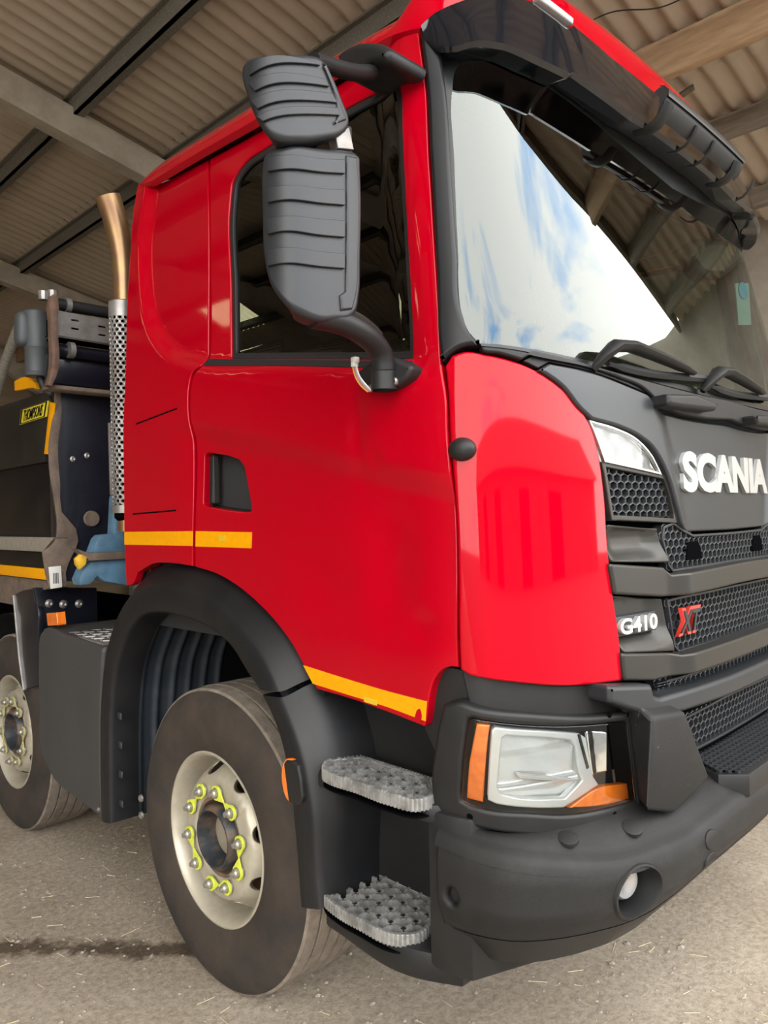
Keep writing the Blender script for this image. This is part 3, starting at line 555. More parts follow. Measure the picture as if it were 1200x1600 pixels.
# ================================================================ the shed
RK=.2267; RH=5.3; RIDGE=-5.0; YF=-2.6; YB=11.6; EAVE=5.4; WEST=-15.4
def rz(x): return RH-RK*x if x>=RIDGE else RH-RK*RIDGE+RK*(x-RIDGE)
fl=empty('floor'); fl['kind']='structure'; fl['label']='pale dusty concrete yard floor with a dark damp streak'
def ground():
    m=bpy.data.materials.new('ground'); m.use_nodes=True; nt=m.node_tree; b=nt.nodes['Principled BSDF']; L=nt.links.new; b.inputs['Roughness'].default_value=.95; b.inputs['Specular IOR Level'].default_value=.15
    tc=N(nt,'ShaderNodeTexCoord'); n1=N(nt,'ShaderNodeTexNoise',Scale=1.1,Detail=9.0,Roughness=.62); n2=N(nt,'ShaderNodeTexNoise',Scale=38.0,Detail=9.0,Roughness=.8); n3=N(nt,'ShaderNodeTexNoise',Scale=6.0,Detail=8.0,Roughness=.7)
    for n in (n1,n2,n3): L(tc.outputs['Object'],n.inputs['Vector'])
    r1=N(nt,'ShaderNodeValToRGB'); e=r1.color_ramp.elements; e[0].position=.33; e[0].color=(.42,.345,.265,1); e[1].position=.68; e[1].color=(.60,.52,.42,1)
    r2=N(nt,'ShaderNodeValToRGB'); e=r2.color_ramp.elements; e[0].position=.38; e[0].color=(.50,.48,.45,1); e[1].position=.58; e[1].color=(1,1,1,1)
    mu=N(nt,'ShaderNodeMix',_data_type='RGBA',_blend_type='MULTIPLY'); mu.inputs['Factor'].default_value=.75
    L(n1.outputs['Fac'],r1.inputs[0]); L(n2.outputs['Fac'],r2.inputs[0]); L(r1.outputs[0],mu.inputs['A']); L(r2.outputs[0],mu.inputs['B'])
    # damp streak lying across the floor beside the front wheel
    sp=N(nt,'ShaderNodeSeparateXYZ'); L(tc.outputs['Object'],sp.inputs[0])
    def math_(op,a,b_):
        n=N(nt,'ShaderNodeMath',_operation=op)
        for i,v in enumerate((a,b_)):
            if hasattr(v,'links'): L(v,n.inputs[i])
            else: n.inputs[i].default_value=v
        return n.outputs[0]
    x,y=sp.outputs['X'],sp.outputs['Y']
    ax,ay,bx,by=STAIN
    ln=math.hypot(bx-ax,by-ay); tx,ty=(bx-ax)/ln,(by-ay)/ln
    dx=math_('SUBTRACT',x,ax); dy=math_('SUBTRACT',y,ay)
    u=math_('ADD',math_('MULTIPLY',dx,tx),math_('MULTIPLY',dy,ty)); v=math_('ABSOLUTE',math_('SUBTRACT',math_('MULTIPLY',dx,-ty),math_('MULTIPLY',dy,-tx)),0.)
    du=math_('ABSOLUTE',math_('SUBTRACT',u,ln/2),0.); du=math_('MAXIMUM',math_('SUBTRACT',du,ln/2-.05),0.)
    dd=math_('ADD',math_('MULTIPLY',v,11.),math_('MULTIPLY',du,7.)); dd=math_('ADD',dd,math_('MULTIPLY',math_('SUBTRACT',n3.outputs['Fac'],.5),3.4))
    r3=N(nt,'ShaderNodeValToRGB'); e=r3.color_ramp.elements; e[0].position=.25; e[0].color=(.30,.27,.24,1); e[1].position=.75; e[1].color=(1,1,1,1)
    L(dd,r3.inputs[0]); m2=N(nt,'ShaderNodeMix',_data_type='RGBA',_blend_type='MULTIPLY'); m2.inputs['Factor'].default_value=1.
    L(mu.outputs['Result'],m2.inputs['A']); L(r3.outputs[0],m2.inputs['B']); L(m2.outputs['Result'],b.inputs['Base Color'])
    bp=N(nt,'ShaderNodeBump',Strength=.8,Distance=.02); ad=math_('ADD',n2.outputs['Fac'],math_('MULTIPLY',n3.outputs['Fac'],1.2)); L(ad,bp.inputs['Height']); L(bp.outputs[0],b.inputs['Normal'])
    MATS['ground']=m
STAIN=(-.46,.86,.10,.22)
ground()
mesh('ground_slab',[(-70,-4.2,0),(70,-4.2,0),(70,40,0),(-70,40,0)],[(0,1,2,3)],'ground',fl,False)
mesh('yard_tarmac',[(-70,-120,-.004),(70,-120,-.004),(70,-4.2,-.004),(-70,-4.2,-.004)],[(0,1,2,3)],'tarmac',fl,False,label='dark tarmac yard in front of the barn')  # unseen ground kept dark so the red paint reflects less of it
def scatter(name,n,reg,m,fn,label):
    V=[];F=[]
    for i in range(n): fn(V,F,RNG.uniform(*reg[0]),RNG.uniform(*reg[1]))
    return mesh(name,V,F,m,fl,False,None,'stuff',label)
OCT=((1,0,0),(-1,0,0),(0,1,0),(0,-1,0),(0,0,1),(.6,.6,.5),(-.6,.6,.5),(-.6,-.6,.5),(.6,-.6,.5))
def peb(V,F,x,y):
    s=abs(RNG.normal(0,.0035))+.0025; b=len(V); a,c=RNG.uniform(.8,1.7),RNG.uniform(.8,1.3)
    V+=[(x+q[0]*s*a,y+q[1]*s*c,q[2]*s*.8+.0004) for q in OCT]
    F+=[(b+i,b+j,b+k) for i,j,k in ((0,2,5),(2,1,6),(1,3,7),(3,0,8),(4,5,6),(4,6,7),(4,7,8),(4,8,5),(5,2,6),(6,1,7),(7,3,8),(8,0,5))]
def strw(V,F,x,y):
    t=RNG.uniform(0,6.28); l=RNG.uniform(.012,.04); u=(math.cos(t)*l,math.sin(t)*l); w=(-math.sin(t)*.0011,math.cos(t)*.0011); b=len(V)
    V+=[(x-u[0]-w[0],y-u[1]-w[1],.001),(x+u[0]-w[0],y+u[1]-w[1],.001),(x+u[0],y+u[1],.003),(x-u[0],y-u[1],.003),(x-u[0]+w[0],y-u[1]+w[1],.001),(x+u[0]+w[0],y+u[1]+w[1],.001)]
    F+=[(b,b+1,b+2,b+3),(b+3,b+2,b+5,b+4)]
scatter('gravel_grit',2200,((-1.3,1.4),(-2.4,1.6)),'pebble',peb,'small loose grit')
scatter('straw_bits',380,((-1.3,1.6),(-2.4,2.6)),'straw',strw,'short bits of straw')
# --- roof
ce=empty('ceiling',(0,4,5)); ce['kind']='structure'; ce['label']='corrugated cement sheet barn roof on purlins and rafters'
def sheet_mesh(name,L_,m):
    n=7; P=.146; k=10; V=[];F=[]
    for i in range(n*k+1):
        y=i*P/k; z=.024*math.cos(2*math.pi*i/k)
        for t in (0,1): V.append((t*L_*math.cos(math.atan(RK)),y,z-t*L_*math.sin(math.atan(RK))))
    for i in range(n*k): F.append((2*i,2*i+1,2*i+3,2*i+2))
    me=bpy.data.meshes.new(name); me.from_pydata(V,[],F); me.polygons.foreach_set('use_smooth',[True]*len(F)); me.materials.append(M[m]); me.update(); return me
SWD=.146*7
rowsE=[(-5.0,-2.62),(-2.7,-.32),(-.4,1.98),(1.9,3.62),(3.5,5.5)]
meshes={}
def put(nm,x0,x1,y,west,m):
    Ls=round((x1-x0)/math.cos(math.atan(RK)),3); key=(Ls,m)
    if key not in meshes: meshes[key]=sheet_mesh(nm,Ls,m)
    o=bpy.data.objects.new(nm,meshes[key]); link(o,ce)
    i=[r[0] for r in rowsE].index(x0) if not west else [r[0] for r in rowsW].index(x0)
    o.matrix_parent_inverse=Matrix(); o.parent=ce; o.matrix_parent_inverse=ce.matrix_world.inverted()
    o.matrix_world=Matrix.Translation((x0,y,rz(x0)+.03+.012*((i%2)*-1))) if not west else Matrix.Translation((2*RIDGE-x0,y,rz(x0)+.03+.012*((i%2)*-1)))@Matrix.Scale(-1,4,(1,0,0))
    return o
ny=int((YB-YF)/SWD)+1
for j in range(ny):
    for x0,x1 in rowsE: put('roof_sheet',x0,x1,YF+j*SWD,False,'sheet')
rowsW=[(-5.0,-4.22),(-4.3,-2.62),(-2.7,-.32),(-.4,1.98),(1.9,3.62),(3.5,5.5)]
LIGHTS={(0,11),(0,6),(2,10)}
for j in range(ny):
    for i,(x0,x1) in enumerate(rowsW):
        lt=(i,j) in LIGHTS
        put('rooflight' if lt else 'roof_sheet',x0,x1,YF+j*SWD,True,'rooflight' if lt else 'sheet')
YE=YF+ny*SWD
def pbox(nm,x,h,wd,m,dz=0): return box(nm,(x-wd/2,x+wd/2,YF-.0,YE,rz(x)-h-.03-dz,rz(x)-.012-dz),m,ce,.006,1)
def channel(x,m='purlin'):
    bm=bmesh.new(); z1=rz(x)-.005; h=.16; 
    addbox(bm,x-.012,x+.012,YF,YE,z1-h,z1); addbox(bm,x-.012,x+.07,YF,YE,z1-h,z1-h+.014); addbox(bm,x-.05,x+.012,YF,YE,z1-.02,z1-.004)
    return from_bm('purlin',bm,m,ce)
for x in (1.12,1.98): channel(x)
pbox('purlin',3.2,.22,.075,'timber'); pbox('purlin',4.05,.13,.09,'timber_old'); pbox('purlin',4.95,.13,.09,'timber_old')
for x in (-4.6,-3.5,-2.4,-1.3,-.2): channel(x)
for x in (-5.5,-6.6,-7.7,-8.8,-9.9,-11,-12.1,-13.2,-14.3): channel(x)
def rafter(y,wd=.17,dp=.24):
    bm=bmesh.new(); a=[(WEST,rz(WEST)),(RIDGE,rz(RIDGE)),(EAVE,rz(EAVE))]
    top=[(x,z-.03) for x,z in a]; 
    prof=[(WEST,rz(WEST)-.1),(RIDGE,rz(RIDGE)-.1),(EAVE,rz(EAVE)-.1),(EAVE,rz(EAVE)-.95),(EAVE-.5,rz(EAVE-.5)-.85),(EAVE-2.0,rz(EAVE-2)-.62),(EAVE-2.6,rz(EAVE-2.6)-.1-dp),(RIDGE,rz(RIDGE)-.1-dp-.05),(WEST+2.6,rz(WEST+2.6)-.1-dp),(WEST+.5,rz(WEST+.5)-.85),(WEST,rz(WEST)-.95)]
    A=[bm.verts.new((x,y-wd/2,z)) for x,z in prof]; B=[bm.verts.new((x,y+wd/2,z)) for x,z in prof]; n=len(prof)
    bm.faces.new(A); bm.faces.new(B[::-1])
    for i in range(n): bm.faces.new((A[i],B[i],B[(i+1)%n],A[(i+1)%n]))
    bmesh.ops.recalc_face_normals(bm,faces=bm.faces); bmesh.ops.bevel(bm,geom=list(bm.edges),offset=.012,segments=1,affect='EDGES')
    from_bm('rafter',bm,'concrete_beam',ce)
    for x in (EAVE-.13,WEST+.13): box('column',(x-.13,x+.13,y-wd/2,y+wd/2,0,rz(EAVE)-.9),'concrete_beam',ce,.01,1)
for y in (3.72,7.42,11.1): rafter(y)
bm=bmesh.new()
for xa,xb in ((WEST,RIDGE),(RIDGE,EAVE)):
    q=[(xa,rz(xa)+.07),(xb,rz(xb)+.07),(xb,rz(xb)-.10),(xa,rz(xa)-.10)]; a=[bm.verts.new((x,YF-.05,z)) for x,z in q]; b=[bm.verts.new((x,YF,z)) for x,z in q]
    bm.faces.new(a); bm.faces.new(b[::-1])
    for i in range(4): bm.faces.new((a[i],b[i],b[(i+1)%4],a[(i+1)%4]))
from_bm('barge_board',bm,'timber_old',ce)  # unseen board added to give the windscreen reflection a straight roof edge
# timber front frame and a thin brace on the timber purlin
box('brace',(-.02,.02,-.012,.012,-.3,.3),'timber_old',ce,.004,1,Matrix.Translation((3.42,-.12,4.27))@Matrix.Rotation(.9,4,'Y')@Matrix.Rotation(.35,4,'X'))
tube('cable',spath([(2.55,.35,4.66),(2.72,.15,4.60),(2.8,-.1,4.63),(2.9,-.35,4.58),(2.98,-.6,4.62),(3.05,-1.0,4.56)],.04),.004,'rubber',ce,6)
# --- walls
def wall(nm,b,m,label):
    o=box(nm,b,m,None,0); o['kind']='structure'; o['label']=label; return o
wall('wall_back',(WEST,EAVE+.1,YE-.15,YE,0,6.45),'wall_board','brown boarded end wall at the back of the barn')
wall('wall_right',(EAVE+.05,EAVE+.15,-4.6,YE,0,rz(EAVE)+.03),'wall_sheet','grey-brown side wall of the barn beyond the truck')  # front end run past the roof to block low sky in the windscreen
wall('wall_left',(WEST-.15,WEST-.05,YF,YE,0,rz(EAVE)),'wall_sheet','grey-brown side wall of the barn behind the camera')

# unseen building added across the yard for paint and glass to reflect
bn=empty('farm_building',(0,-30,0)); bn['label']='long dark farm building across the yard, mirrored in the red paintwork'; bn['category']='building'
box('walls',(-34,30,-39,-30,0,4.8),'far_barn',bn,0)
def gable(nm,x0,x1,y0,y1,z0,z1,m,par):
    ym=(y0+y1)/2; bm=bmesh.new(); v=[bm.verts.new(q) for q in ((x0,y0,z0),(x0,y1,z0),(x0,ym,z1),(x1,y0,z0),(x1,y1,z0),(x1,ym,z1))]
    for f in ((0,1,2),(3,5,4),(0,2,5,3),(1,4,5,2),(0,3,4,1)): bm.faces.new([v[i] for i in f])
    return from_bm(nm,bm,m,par)
gable('roof',-34.5,30.5,-39.5,-29.5,4.8,7.6,'far_roof',bn)
for x in (-20,-8,6,18): box('doorway',(x-2.2,x+2.2,-30.06,-29.96,0,4.0),'dark_void',bn,0)
# ================================================================ the truck
TR=empty('tipper_truck',(1.24,0,0)); TR['label']='red cab eight-wheel tipper truck with black bumper parked in the barn'; TR['category']='truck'
A=np.array
recess=[tuple(p) for p in dens([p[:2] for p in G['recess']],.05,False)]
def bodyoff(s,z):
    s=np.asarray(s,float); z=np.asarray(z,float)
    d=polydist(s,z,recess)
    o=-.036*sm(.0,.07,d)*sm(1.81,1.62,s)
    zc=2.0-.245*(s-.66)/1.15
    o=o-.020*sm(0,.09,zc-z)*sm(.45,.75,s)+.014*sm(.10,.55,zc-z)*sm(.45,.75,s)
    g=lambda a,b,ra,rb,h: h*np.exp(-((s-a)/ra)**2-((z-b)/rb)**2)
    o=o+g(1.50,1.90,.035,.13,-.009)+g(1.56,1.80,.025,.025,-.006)+g(1.60,1.50,.09,.15,-.016)+g(1.33,1.44,.16,.10,-.011)+g(1.62,1.97,.12,.03,.007)+g(1.70,1.36,.05,.04,-.006)
    return o
# --- door
def build_door(mir):
    f=(lambda p:mirror(p)) if mir else (lambda p:p)
    of=(lambda s,z:bodyoff(2*SC-s,z)) if mir else bodyoff
    rs=.03 if mir else .014
    d=panel('door',TR,'red',shell,f(G['door']),[f(G['window'])]+([] if mir else [G['handle']]),0,.03,.006,rs,of,label=None if mir else 'red cab door with dents in the lower skin')
    wo=dens(G['window'],.03); wo=wo if area2(wo)>0 else wo[::-1]
    wo_=wo.copy(); wi=[tuple(p) for p in inset(wo,.022)]; wo=[tuple(p) for p in wo]
    panel('window_seal',d,'rubber',shell,f(wo),[f(wi)],-.006,.03,.004,.03,of,step=.03)
    panel('window_glass',d,'side_glass',shell,f(wo),[],-.016,.003,.001,.05,of,step=.03)
    panel('door_card',d,'interior',shell,f([tuple(p) for p in inset(dens(G['door'],.03)[::-1] if area2(dens(G['door'],.03))<0 else dens(G['door'],.03),.02)]),[f([tuple(p) for p in inset(wo_,-.004)])],-.050,.004,.001,.06,of,step=.05)
    if mir: return d
    panel('sill_trim',d,'rubber',shell,G['sill'],[],.004,.02,.004,.03,of)
    panel('reflective_strip',d,'yellow',shell,G['stripe_door'],[],.0015,.0015,.0005,.02,of,label='yellow reflective strip on the door')
    panel('reflective_strip',d,'yellow',shell,G['stripe_low'],[],.0015,.0015,.0005,.02,of,label='yellow reflective strip along the lower door edge')
    panel('strip_marking',d,'yellow_ink',shell,[(.775,1.59,1),(.815,1.59,1),(.815,1.57,1),(.775,1.57,1)],[],.0022,.001,.0002,.02,of)
    panel('strip_marking',d,'yellow_ink',shell,[(1.485,1.150,1),(1.535,1.146,1),(1.535,1.132,1),(1.485,1.135,1)],[],.0022,.001,.0002,.02,of)
    # torn corner of the strip
    panel('strip_tear',d,'red',shell,[(1.665,1.115,1),(1.68,1.145,1),(1.69,1.15),(1.695,1.13),(1.688,1.113,1)],[],.0025,.002,.0005,.01,of)
    # handle recess: dish behind the hole, and the grip
    H=dens(G['handle'],.012); c=H.mean(0); rows=[]
    for k,(sc,o) in enumerate(((1.0,-.004),(1.02,-.02),(.95,-.05),(.6,-.058),(.05,-.058))):
        q=c+(H-c)*sc; rows.append(shell(q[:,0],q[:,1],bodyoff(q[:,0],q[:,1])+o))
    loft('handle_recess',rows,'plastic',d,True)
    hs=[(.70,1.86),(.70,1.70),(.722,1.70),(.722,1.87)]
    panel('door_handle',d,'plastic',shell,[(p[0],p[1],1) for p in hs],[],-.004,.03,.006,.012,of,label='black vertical door grip with a pale edge')
    panel('handle_edge',d,'bar_grey',shell,[(.722,1.865,1),(.727,1.865,1),(.735,1.70,1),(.729,1.70,1)],[],-.002,.02,.002,.01,of)
    return d
door=build_door(False); build_door(True)
for mir in (0,1):
    f=mirror if mir else (lambda p:p); of=(lambda s,z:bodyoff(2*SC-s,z)) if mir else bodyoff
    cs=panel('cab_side',TR,'red',shell,f(G['cab_side']),[],0,.03,.006,.03 if mir else .013,of)
    ci=dens(G['cab_side'],.04); ci=ci if area2(ci)>0 else ci[::-1]
    panel('side_lining',cs,'interior',shell,f([tuple(p) for p in inset(ci,.01)]),[],-.05,.004,.001,.08,of,step=.05)
    if not mir:
        panel('reflective_strip',cs,'yellow',shell,G['stripe_rear'],[],.0015,.0015,.0005,.02,of)
        h=dens(G['hatch'],.02); 
        for a,b in (((.20,2.03),(.52,2.055)),((.16,1.675),(.50,1.683))):
            pts=[(a[0],a[1],1),(b[0],b[1],1),(b[0],b[1]-.006,1),(a[0],a[1]-.006,1)]
            panel('hatch_gap',cs,'dark_void',shell,pts,[],.0008,.001,.0002,.02,of)
# --- corner panel
def corneroff(s,z):
    return -.010*sm(1.72,1.66,z)*sm(2.0,2.2,s)*sm(2.33,2.25,s)*0-.0*z
for mir in (0,1):
    f=mirror if mir else (lambda p:p)
    cp=panel('corner_panel',TR,'red',shell,f(G['corner']),[],.002,.04,.008,.014 if not mir else .03,None,label=None if mir else 'glossy red wrap-round corner panel')
    if mir: continue
    cc=shell(A(1.851),A(1.803),.0); nn=snorm(shell0,A(1.851),A(1.803)); t=A([nn[1],-nn[0],0]); t/=np.linalg.norm(t)
    rows=[]
    for a in np.linspace(0,math.pi/2,7):
        ring=[]
        for th in np.linspace(0,2*math.pi,28,endpoint=False):
            e=math.cos(a)**.8 if a<1.57 else .02
            ring.append(cc+t*(.036*math.cos(th)*e+.006*math.sin(a))*-1+A([0,0,1])*.030*math.sin(th)*e+nn*(.034*math.sin(a)-.004))
        rows.append(A(ring))
    loft('side_sensor',rows,'plastic',cp,True,True,label='black oval sensor housing')
# --- roof
gs=[p[:2] for p in G['door'] if p[1]>2.95]; top=[p[:2] for p in G['upvis_top']]
zgx=[0,.2,.567,.91,1.339,1.744,1.86]+[p[0] for p in top[1:-1] if p[0]<3.05]+[3.101]
zgz=[3.05,3.012,2.999,2.980,2.969,2.969,2.957]+[p[1]+.006 for p in top[1:-1] if p[0]<3.05]+[3.076]
def zg(s): return np.interp(np.where(s>SC,2*SC-s,s),zgx,zgz)
S=np.concatenate([np.linspace(.10,1.7,70),np.linspace(1.72,4.48,160),np.linspace(4.5,6.05,30)])
rows=[]; z0=zg(S); zt=np.interp(np.where(S>SC,2*SC-S,S),[0,.1,.25,1.75,2.2,3.1],[3.02,3.06,3.155,3.135,3.285,3.29])
rows.append(shell(S,z0-.012,-.012+0*S))
rows.append(shell(S,z0-.004,.004+0*S))
for t in np.linspace(0,1,12): rows.append(shell(S,z0+(zt-z0)*t,(.010*(1-t))+0*S))
last=rows[-1]
for t in (.15,.4,.7,.95):
    q=last.copy(); q[:,0]=q[:,0]*(1-t)+1.24*t; q[:,1]=q[:,1]*(1-t)+(-.2)*t; q[:,2]=q[:,2]+.03*math.sin(t*1.57); rows.append(q)
roof=loft('cab_roof',rows,'red',TR,False,False,label='red cab roof with a raised rain gutter along the side')
prism('rear_lining',[(.12,1.27,1),(2.36,1.27,1),(2.32,2.98,1),(.16,2.98,1)],'y',.50,.515,'interior',TR,0)
# rear wall, floor, interior box
rw=[(.08,1.25,1),(2.4,1.25,1),(2.36,3.0,1),(.12,3.0,1)]
prism('cab_rear_wall',rw,'y',.52,.57,'red',TR,.0)
box('cab_floor',(.10,2.38,-1.15,.52,1.22,1.28),'interior',TR,0)
box('cab_headliner',(.20,2.28,-.85,.45,2.93,2.96),'interior_trim',TR,.01)
# --- dashboard, seats, wheel
dash=prism('dashboard',[(-1.17,2.0),(-1.05,2.02),(-.82,1.98),(-.72,1.86),(-.74,1.5,1),(-1.2,1.4,1),(-1.2,1.9)],'x',.14,2.34,'interior',TR,.01)
prism('instrument_hood',[(-1.0,1.98,1),(-.98,2.06),(-.86,2.09),(-.76,2.05),(-.75,1.95,1)],'x',.42,.92,'interior',dash,.01)
ctr=Vector((.66,-.60,1.97)); ax=Vector((0,.62,.78)).normalized()
def torus(nm,c,ax,R1,r1,m,par,k=40,kk=8):
    u=ax.orthogonal().normalized(); w_=ax.cross(u); rows=[]
    for i in range(k+1):
        t=2*math.pi*i/k; e=u*math.cos(t)+w_*math.sin(t)
        rows.append(A([tuple(c+e*(R1+r1*math.cos(a))+ax*r1*math.sin(a)) for a in np.linspace(0,2*math.pi,kk,endpoint=False)]))
    return loft(nm,rows,m,par,True)
sw=torus('steering_wheel',ctr,ax,.225,.017,'rubber',TR)
lathe('steering_hub',[(-.02,.0),(-.02,.07),(.02,.075),(.03,.0)],ctr,-ax,'interior',sw,20)
for a in (0.1,2.2,4.1):
    u=ax.orthogonal().normalized(); w_=ax.cross(u); e=u*math.cos(a)+w_*math.sin(a); tube('spoke',[ctr+e*.05,ctr+e*.22],.013,'interior',sw,6)
tube('steering_column',[ctr-ax*.01,ctr-ax*.45],.04,'interior',sw,10)
for x in (.62,1.86):
    bk=prism('seat_back',[(.30,1.62),(.42,1.9),(.47,2.45),(.40,2.50),(.30,2.42),(.22,1.9),(.16,1.7)],'x',x-.24,x+.24,'seat',TR,.03,.06)
    prism('seat_cushion',[(-.32,1.62),(-.30,1.74),(.25,1.70),(.3,1.58)],'x',x-.25,x+.25,'seat',bk,.03,.06)
    prism('head_rest',[(.38,2.50),(.39,2.68),(.46,2.72),(.50,2.66),(.48,2.5)],'x',x-.13,x+.13,'seat',bk,.02,.05)
    box('seat_base',(x-.2,x+.2,-.2,.3,1.28,1.58),'interior',bk,.01)
# paper in the side window, card on far pillar, yellow-green shape, far mirror
pp=prism('paper_card',[(-1.0,2.10,1),(-1.08,2.09,1),(-1.07,2.18,1),(-1.0,2.19,1)],'x',.075,.078,'paper',dash,0)
q=[(.19,.85),(.78,.85),(.78,.2),(.19,.2)]
for k in range(5): prism('paper_line',[(-1.012-.0*k,2.175-.014*k,1),(-1.055,2.170-.014*k,1),(-1.055,2.167-.014*k,1),(-1.012,2.172-.014*k,1)],'x',.0735,.0745,'interior_trim',dash,0)
cd=prism('hanging_card',[tuple(p) for p in G['sticker']],'y',-1.125,-1.12,'paper',dash,0)
sx=A([p[:2] for p in G['sticker']]); c0=sx.mean(0)+A([-.01,.055])
prism('card_disc',[(c0[0]+.05*math.cos(t),c0[1]+.035*math.sin(t)) for t in np.linspace(0,2*math.pi,16,endpoint=False)],'y',-1.130,-1.1255,'cyan',dash,0)
fm=panel('front_mirror',TR,'plastic',planeY(-1.0),G['far_mirror'],[],.0,.06,.03,.03,label='rounded black kerb mirror seen through the windscreen')
fo=dens(G['far_mirror'],.03); fo=fo if area2(fo)>0 else fo[::-1]
panel('mirror_glass',fm,'brown_mirror',planeY(-1.0),[tuple(p) for p in inset(fo,.035)],[],.004,.004,.002,.04,step=.03)  # the roof's brown reflection is painted into the glass colour
prism('safety_vest',[(-1.08,2.04),(-1.0,2.10),(-.92,2.07),(-.85,2.03),(-.98,2.02)],'x',1.0,1.3,'vest',dash,.004)  # yellow-green shape lying on the dashboard
# --- pillar trim, windscreen, black border with painted visor shade
for mir in (0,1):
    f=mirror if mir else (lambda p:p)
    pt=panel('pillar_trim',TR,'pillar_black',shell,f(G['apillar']),[],.014,.03,.012,.012 if not mir else .03)
gl=G['glassL']; zc=2.014
left=[p for p in gl]; left=[p for p in left if p[0]<3.0]
ztop=lambda s:2.98
wsout=[(SC,2.99,1),(2.6,3.0),(2.2,2.985),(2.0,2.96),(left[0][0]-.012,left[0][1],1)]+[(p[0]-.012,)+tuple(p[1:]) for p in left[1:5]]+left[5:]+[(SC,zc,1)]
full=wsout+[(2*SC-p[0],)+tuple(p[1:]) for p in wsout[1:-1]][::-1]
ws=panel('windscreen',TR,'glass',shell,full,[],-.012,.004,.001,.03,label='large curved windscreen reflecting sky and barn')
fi=G['frit_in'][:-2]; fi=[p for p in fi if p[0]<3.0]
hole=[(SC,2.792,1)]+fi[::-1]+[(1.90,2.072),(1.96,2.066),(2.1,2.059),(2.364,2.047),(2.7,2.036),(SC,2.03,1)]
holef=hole+[(2*SC-p[0],)+tuple(p[1:]) for p in hole[1:-1]][::-1]
panel('windscreen_border',ws,'frit',shell,full,[holef],-.0105,.001,.0004,.03)  # frit border whose deep top band also paints the visor's shadow
# --- gloss panel over the windscreen
lo_=[p for p in G['upvis_low'][:-1]]; tp=[p for p in G['upvis_top'][:-2]]
def curve(pts,n,end): 
    P=[A(p[:2]) for p in pts if p[0]<3.0]+[A([SC,end])]; P=A(P); d=np.concatenate([[0],np.cumsum(np.linalg.norm(np.diff(P,axis=0),axis=1))]); t=np.linspace(0,d[-1],n)
    return np.stack([np.interp(t,d,P[:,0]),np.interp(t,d,P[:,1])],1)
cl=curve([(1.868,2.915)]+lo_,90,2.856); ct=curve(tp,90,3.07)
def both(c): return np.vstack([c,(c*[-1,1]+[2*SC,0])[::-1][1:]])
rows=[]
b0,t0=both(cl),both(ct); wl=np.concatenate([sm(0,.12,np.linspace(0,1,90)),sm(0,.12,np.linspace(0,1,90))[::-1][1:]])
rows.append(shell(b0[:,0],b0[:,1]+.02,-.008+0*b0[:,0]))
rows.append(shell(b0[:,0],b0[:,1]-.004,.010+.055*wl))
for t in np.linspace(0.03,1,12):
    q=b0*(1-t)+t0*t; bulge=.004*math.sin(math.pi*t)
    rows.append(shell(q[:,0],q[:,1],(.018+.062*wl)*(1-t)+.026*t+bulge*wl))
rows.append(shell(t0[:,0],t0[:,1]+.005,.0+0*t0[:,0]))
vis=loft('roof_visor_panel',rows,'black_gloss',TR,label='glossy black panel above the windscreen with a folded lower lip')
panel('marker_lamp',vis,'lamp_white',shell,[(2.225,3.108,1),(2.398,3.092,1),(2.402,3.112,1),(2.235,3.130,1)],[],.034,.02,.006,.03,label='clear roof marker lamp strip')
# --- outer sun visor
sv_s=np.linspace(2.745,2*SC-2.745,60)
def prof(s,o,z): return shell(s,np.full_like(s,z),np.full_like(s,o))
sect=[(.105,2.965),(.125,2.972),(.142,2.955),(.146,2.935),(.140,2.915),(.120,2.885),(.105,2.875),(.108,2.888),(.118,2.915),(.120,2.94)]
rows=[A([prof(A([s]),o,z)[0] for o,z in sect]) for s in sv_s]
sv=loft('sun_visor',rows,'rubber',TR,True,True,label='dark outer sun visor blade with a ribbed grey front edge')
sect2=[(.122,2.978),(.140,2.970),(.153,2.950),(.151,2.930),(.144,2.940),(.138,2.958)]
loft('visor_edge',[A([prof(A([s]),o,z)[0] for o,z in sect2]) for s in sv_s],'bar_grey',sv,True,True)
for s,wd in ((2.76,.06),(2.98,.018),(3.14,.018),(3.38,.05),(3.60,.018)):
    pa=[prof(A([s]),o,z)[0] for o,z in ((.03,2.868),(.07,2.852),(.105,2.860),(.13,2.885),(.143,2.915))]
    tube('visor_bracket',spath(pa,.03),wd*.5,'plastic',sv,8,True,.4)
# --- cowl, wipers, lid
cw=[p for p in G['cowl']]
cowl_l=[(SC,2.012,1)]+[p for p in cw[:7]][::-1]+[p for p in cw[8:] if p[0]<3.09][::-1]
cowl_l=[(SC,2.008,1)]+[cw[i] for i in (6,5,4,3,2,1,0)]+[cw[i] for i in (18,17,16,15,14,13,12,11,10,9)]+[(SC,1.945,1)]
full=cowl_l+[(2*SC-p[0],)+tuple(p[1:]) for p in cowl_l[1:-1]][::-1]
cowl=panel('cowl',TR,'plastic',shell,full,[],.014,.03,.006,.02)
ls=[p for p in G['lidstrip']]
panel('cowl_strip',cowl,'plastic',shell,ls,[],.003,.02,.003,.02)
def blockpanel(nm,par,m,pts,off,thick,r=.008,label=None): return panel(nm,par,m,shell,pts,[],off,thick,r,.02,label=label)
blockpanel('wiper_cover',cowl,'plastic',G['wiper_cover'],.06,.06,.012); blockpanel('wiper_cover',cowl,'plastic',[(p[0],p[1]+.0,1) for p in G['wiper_cover2']],.06,.06,.012)
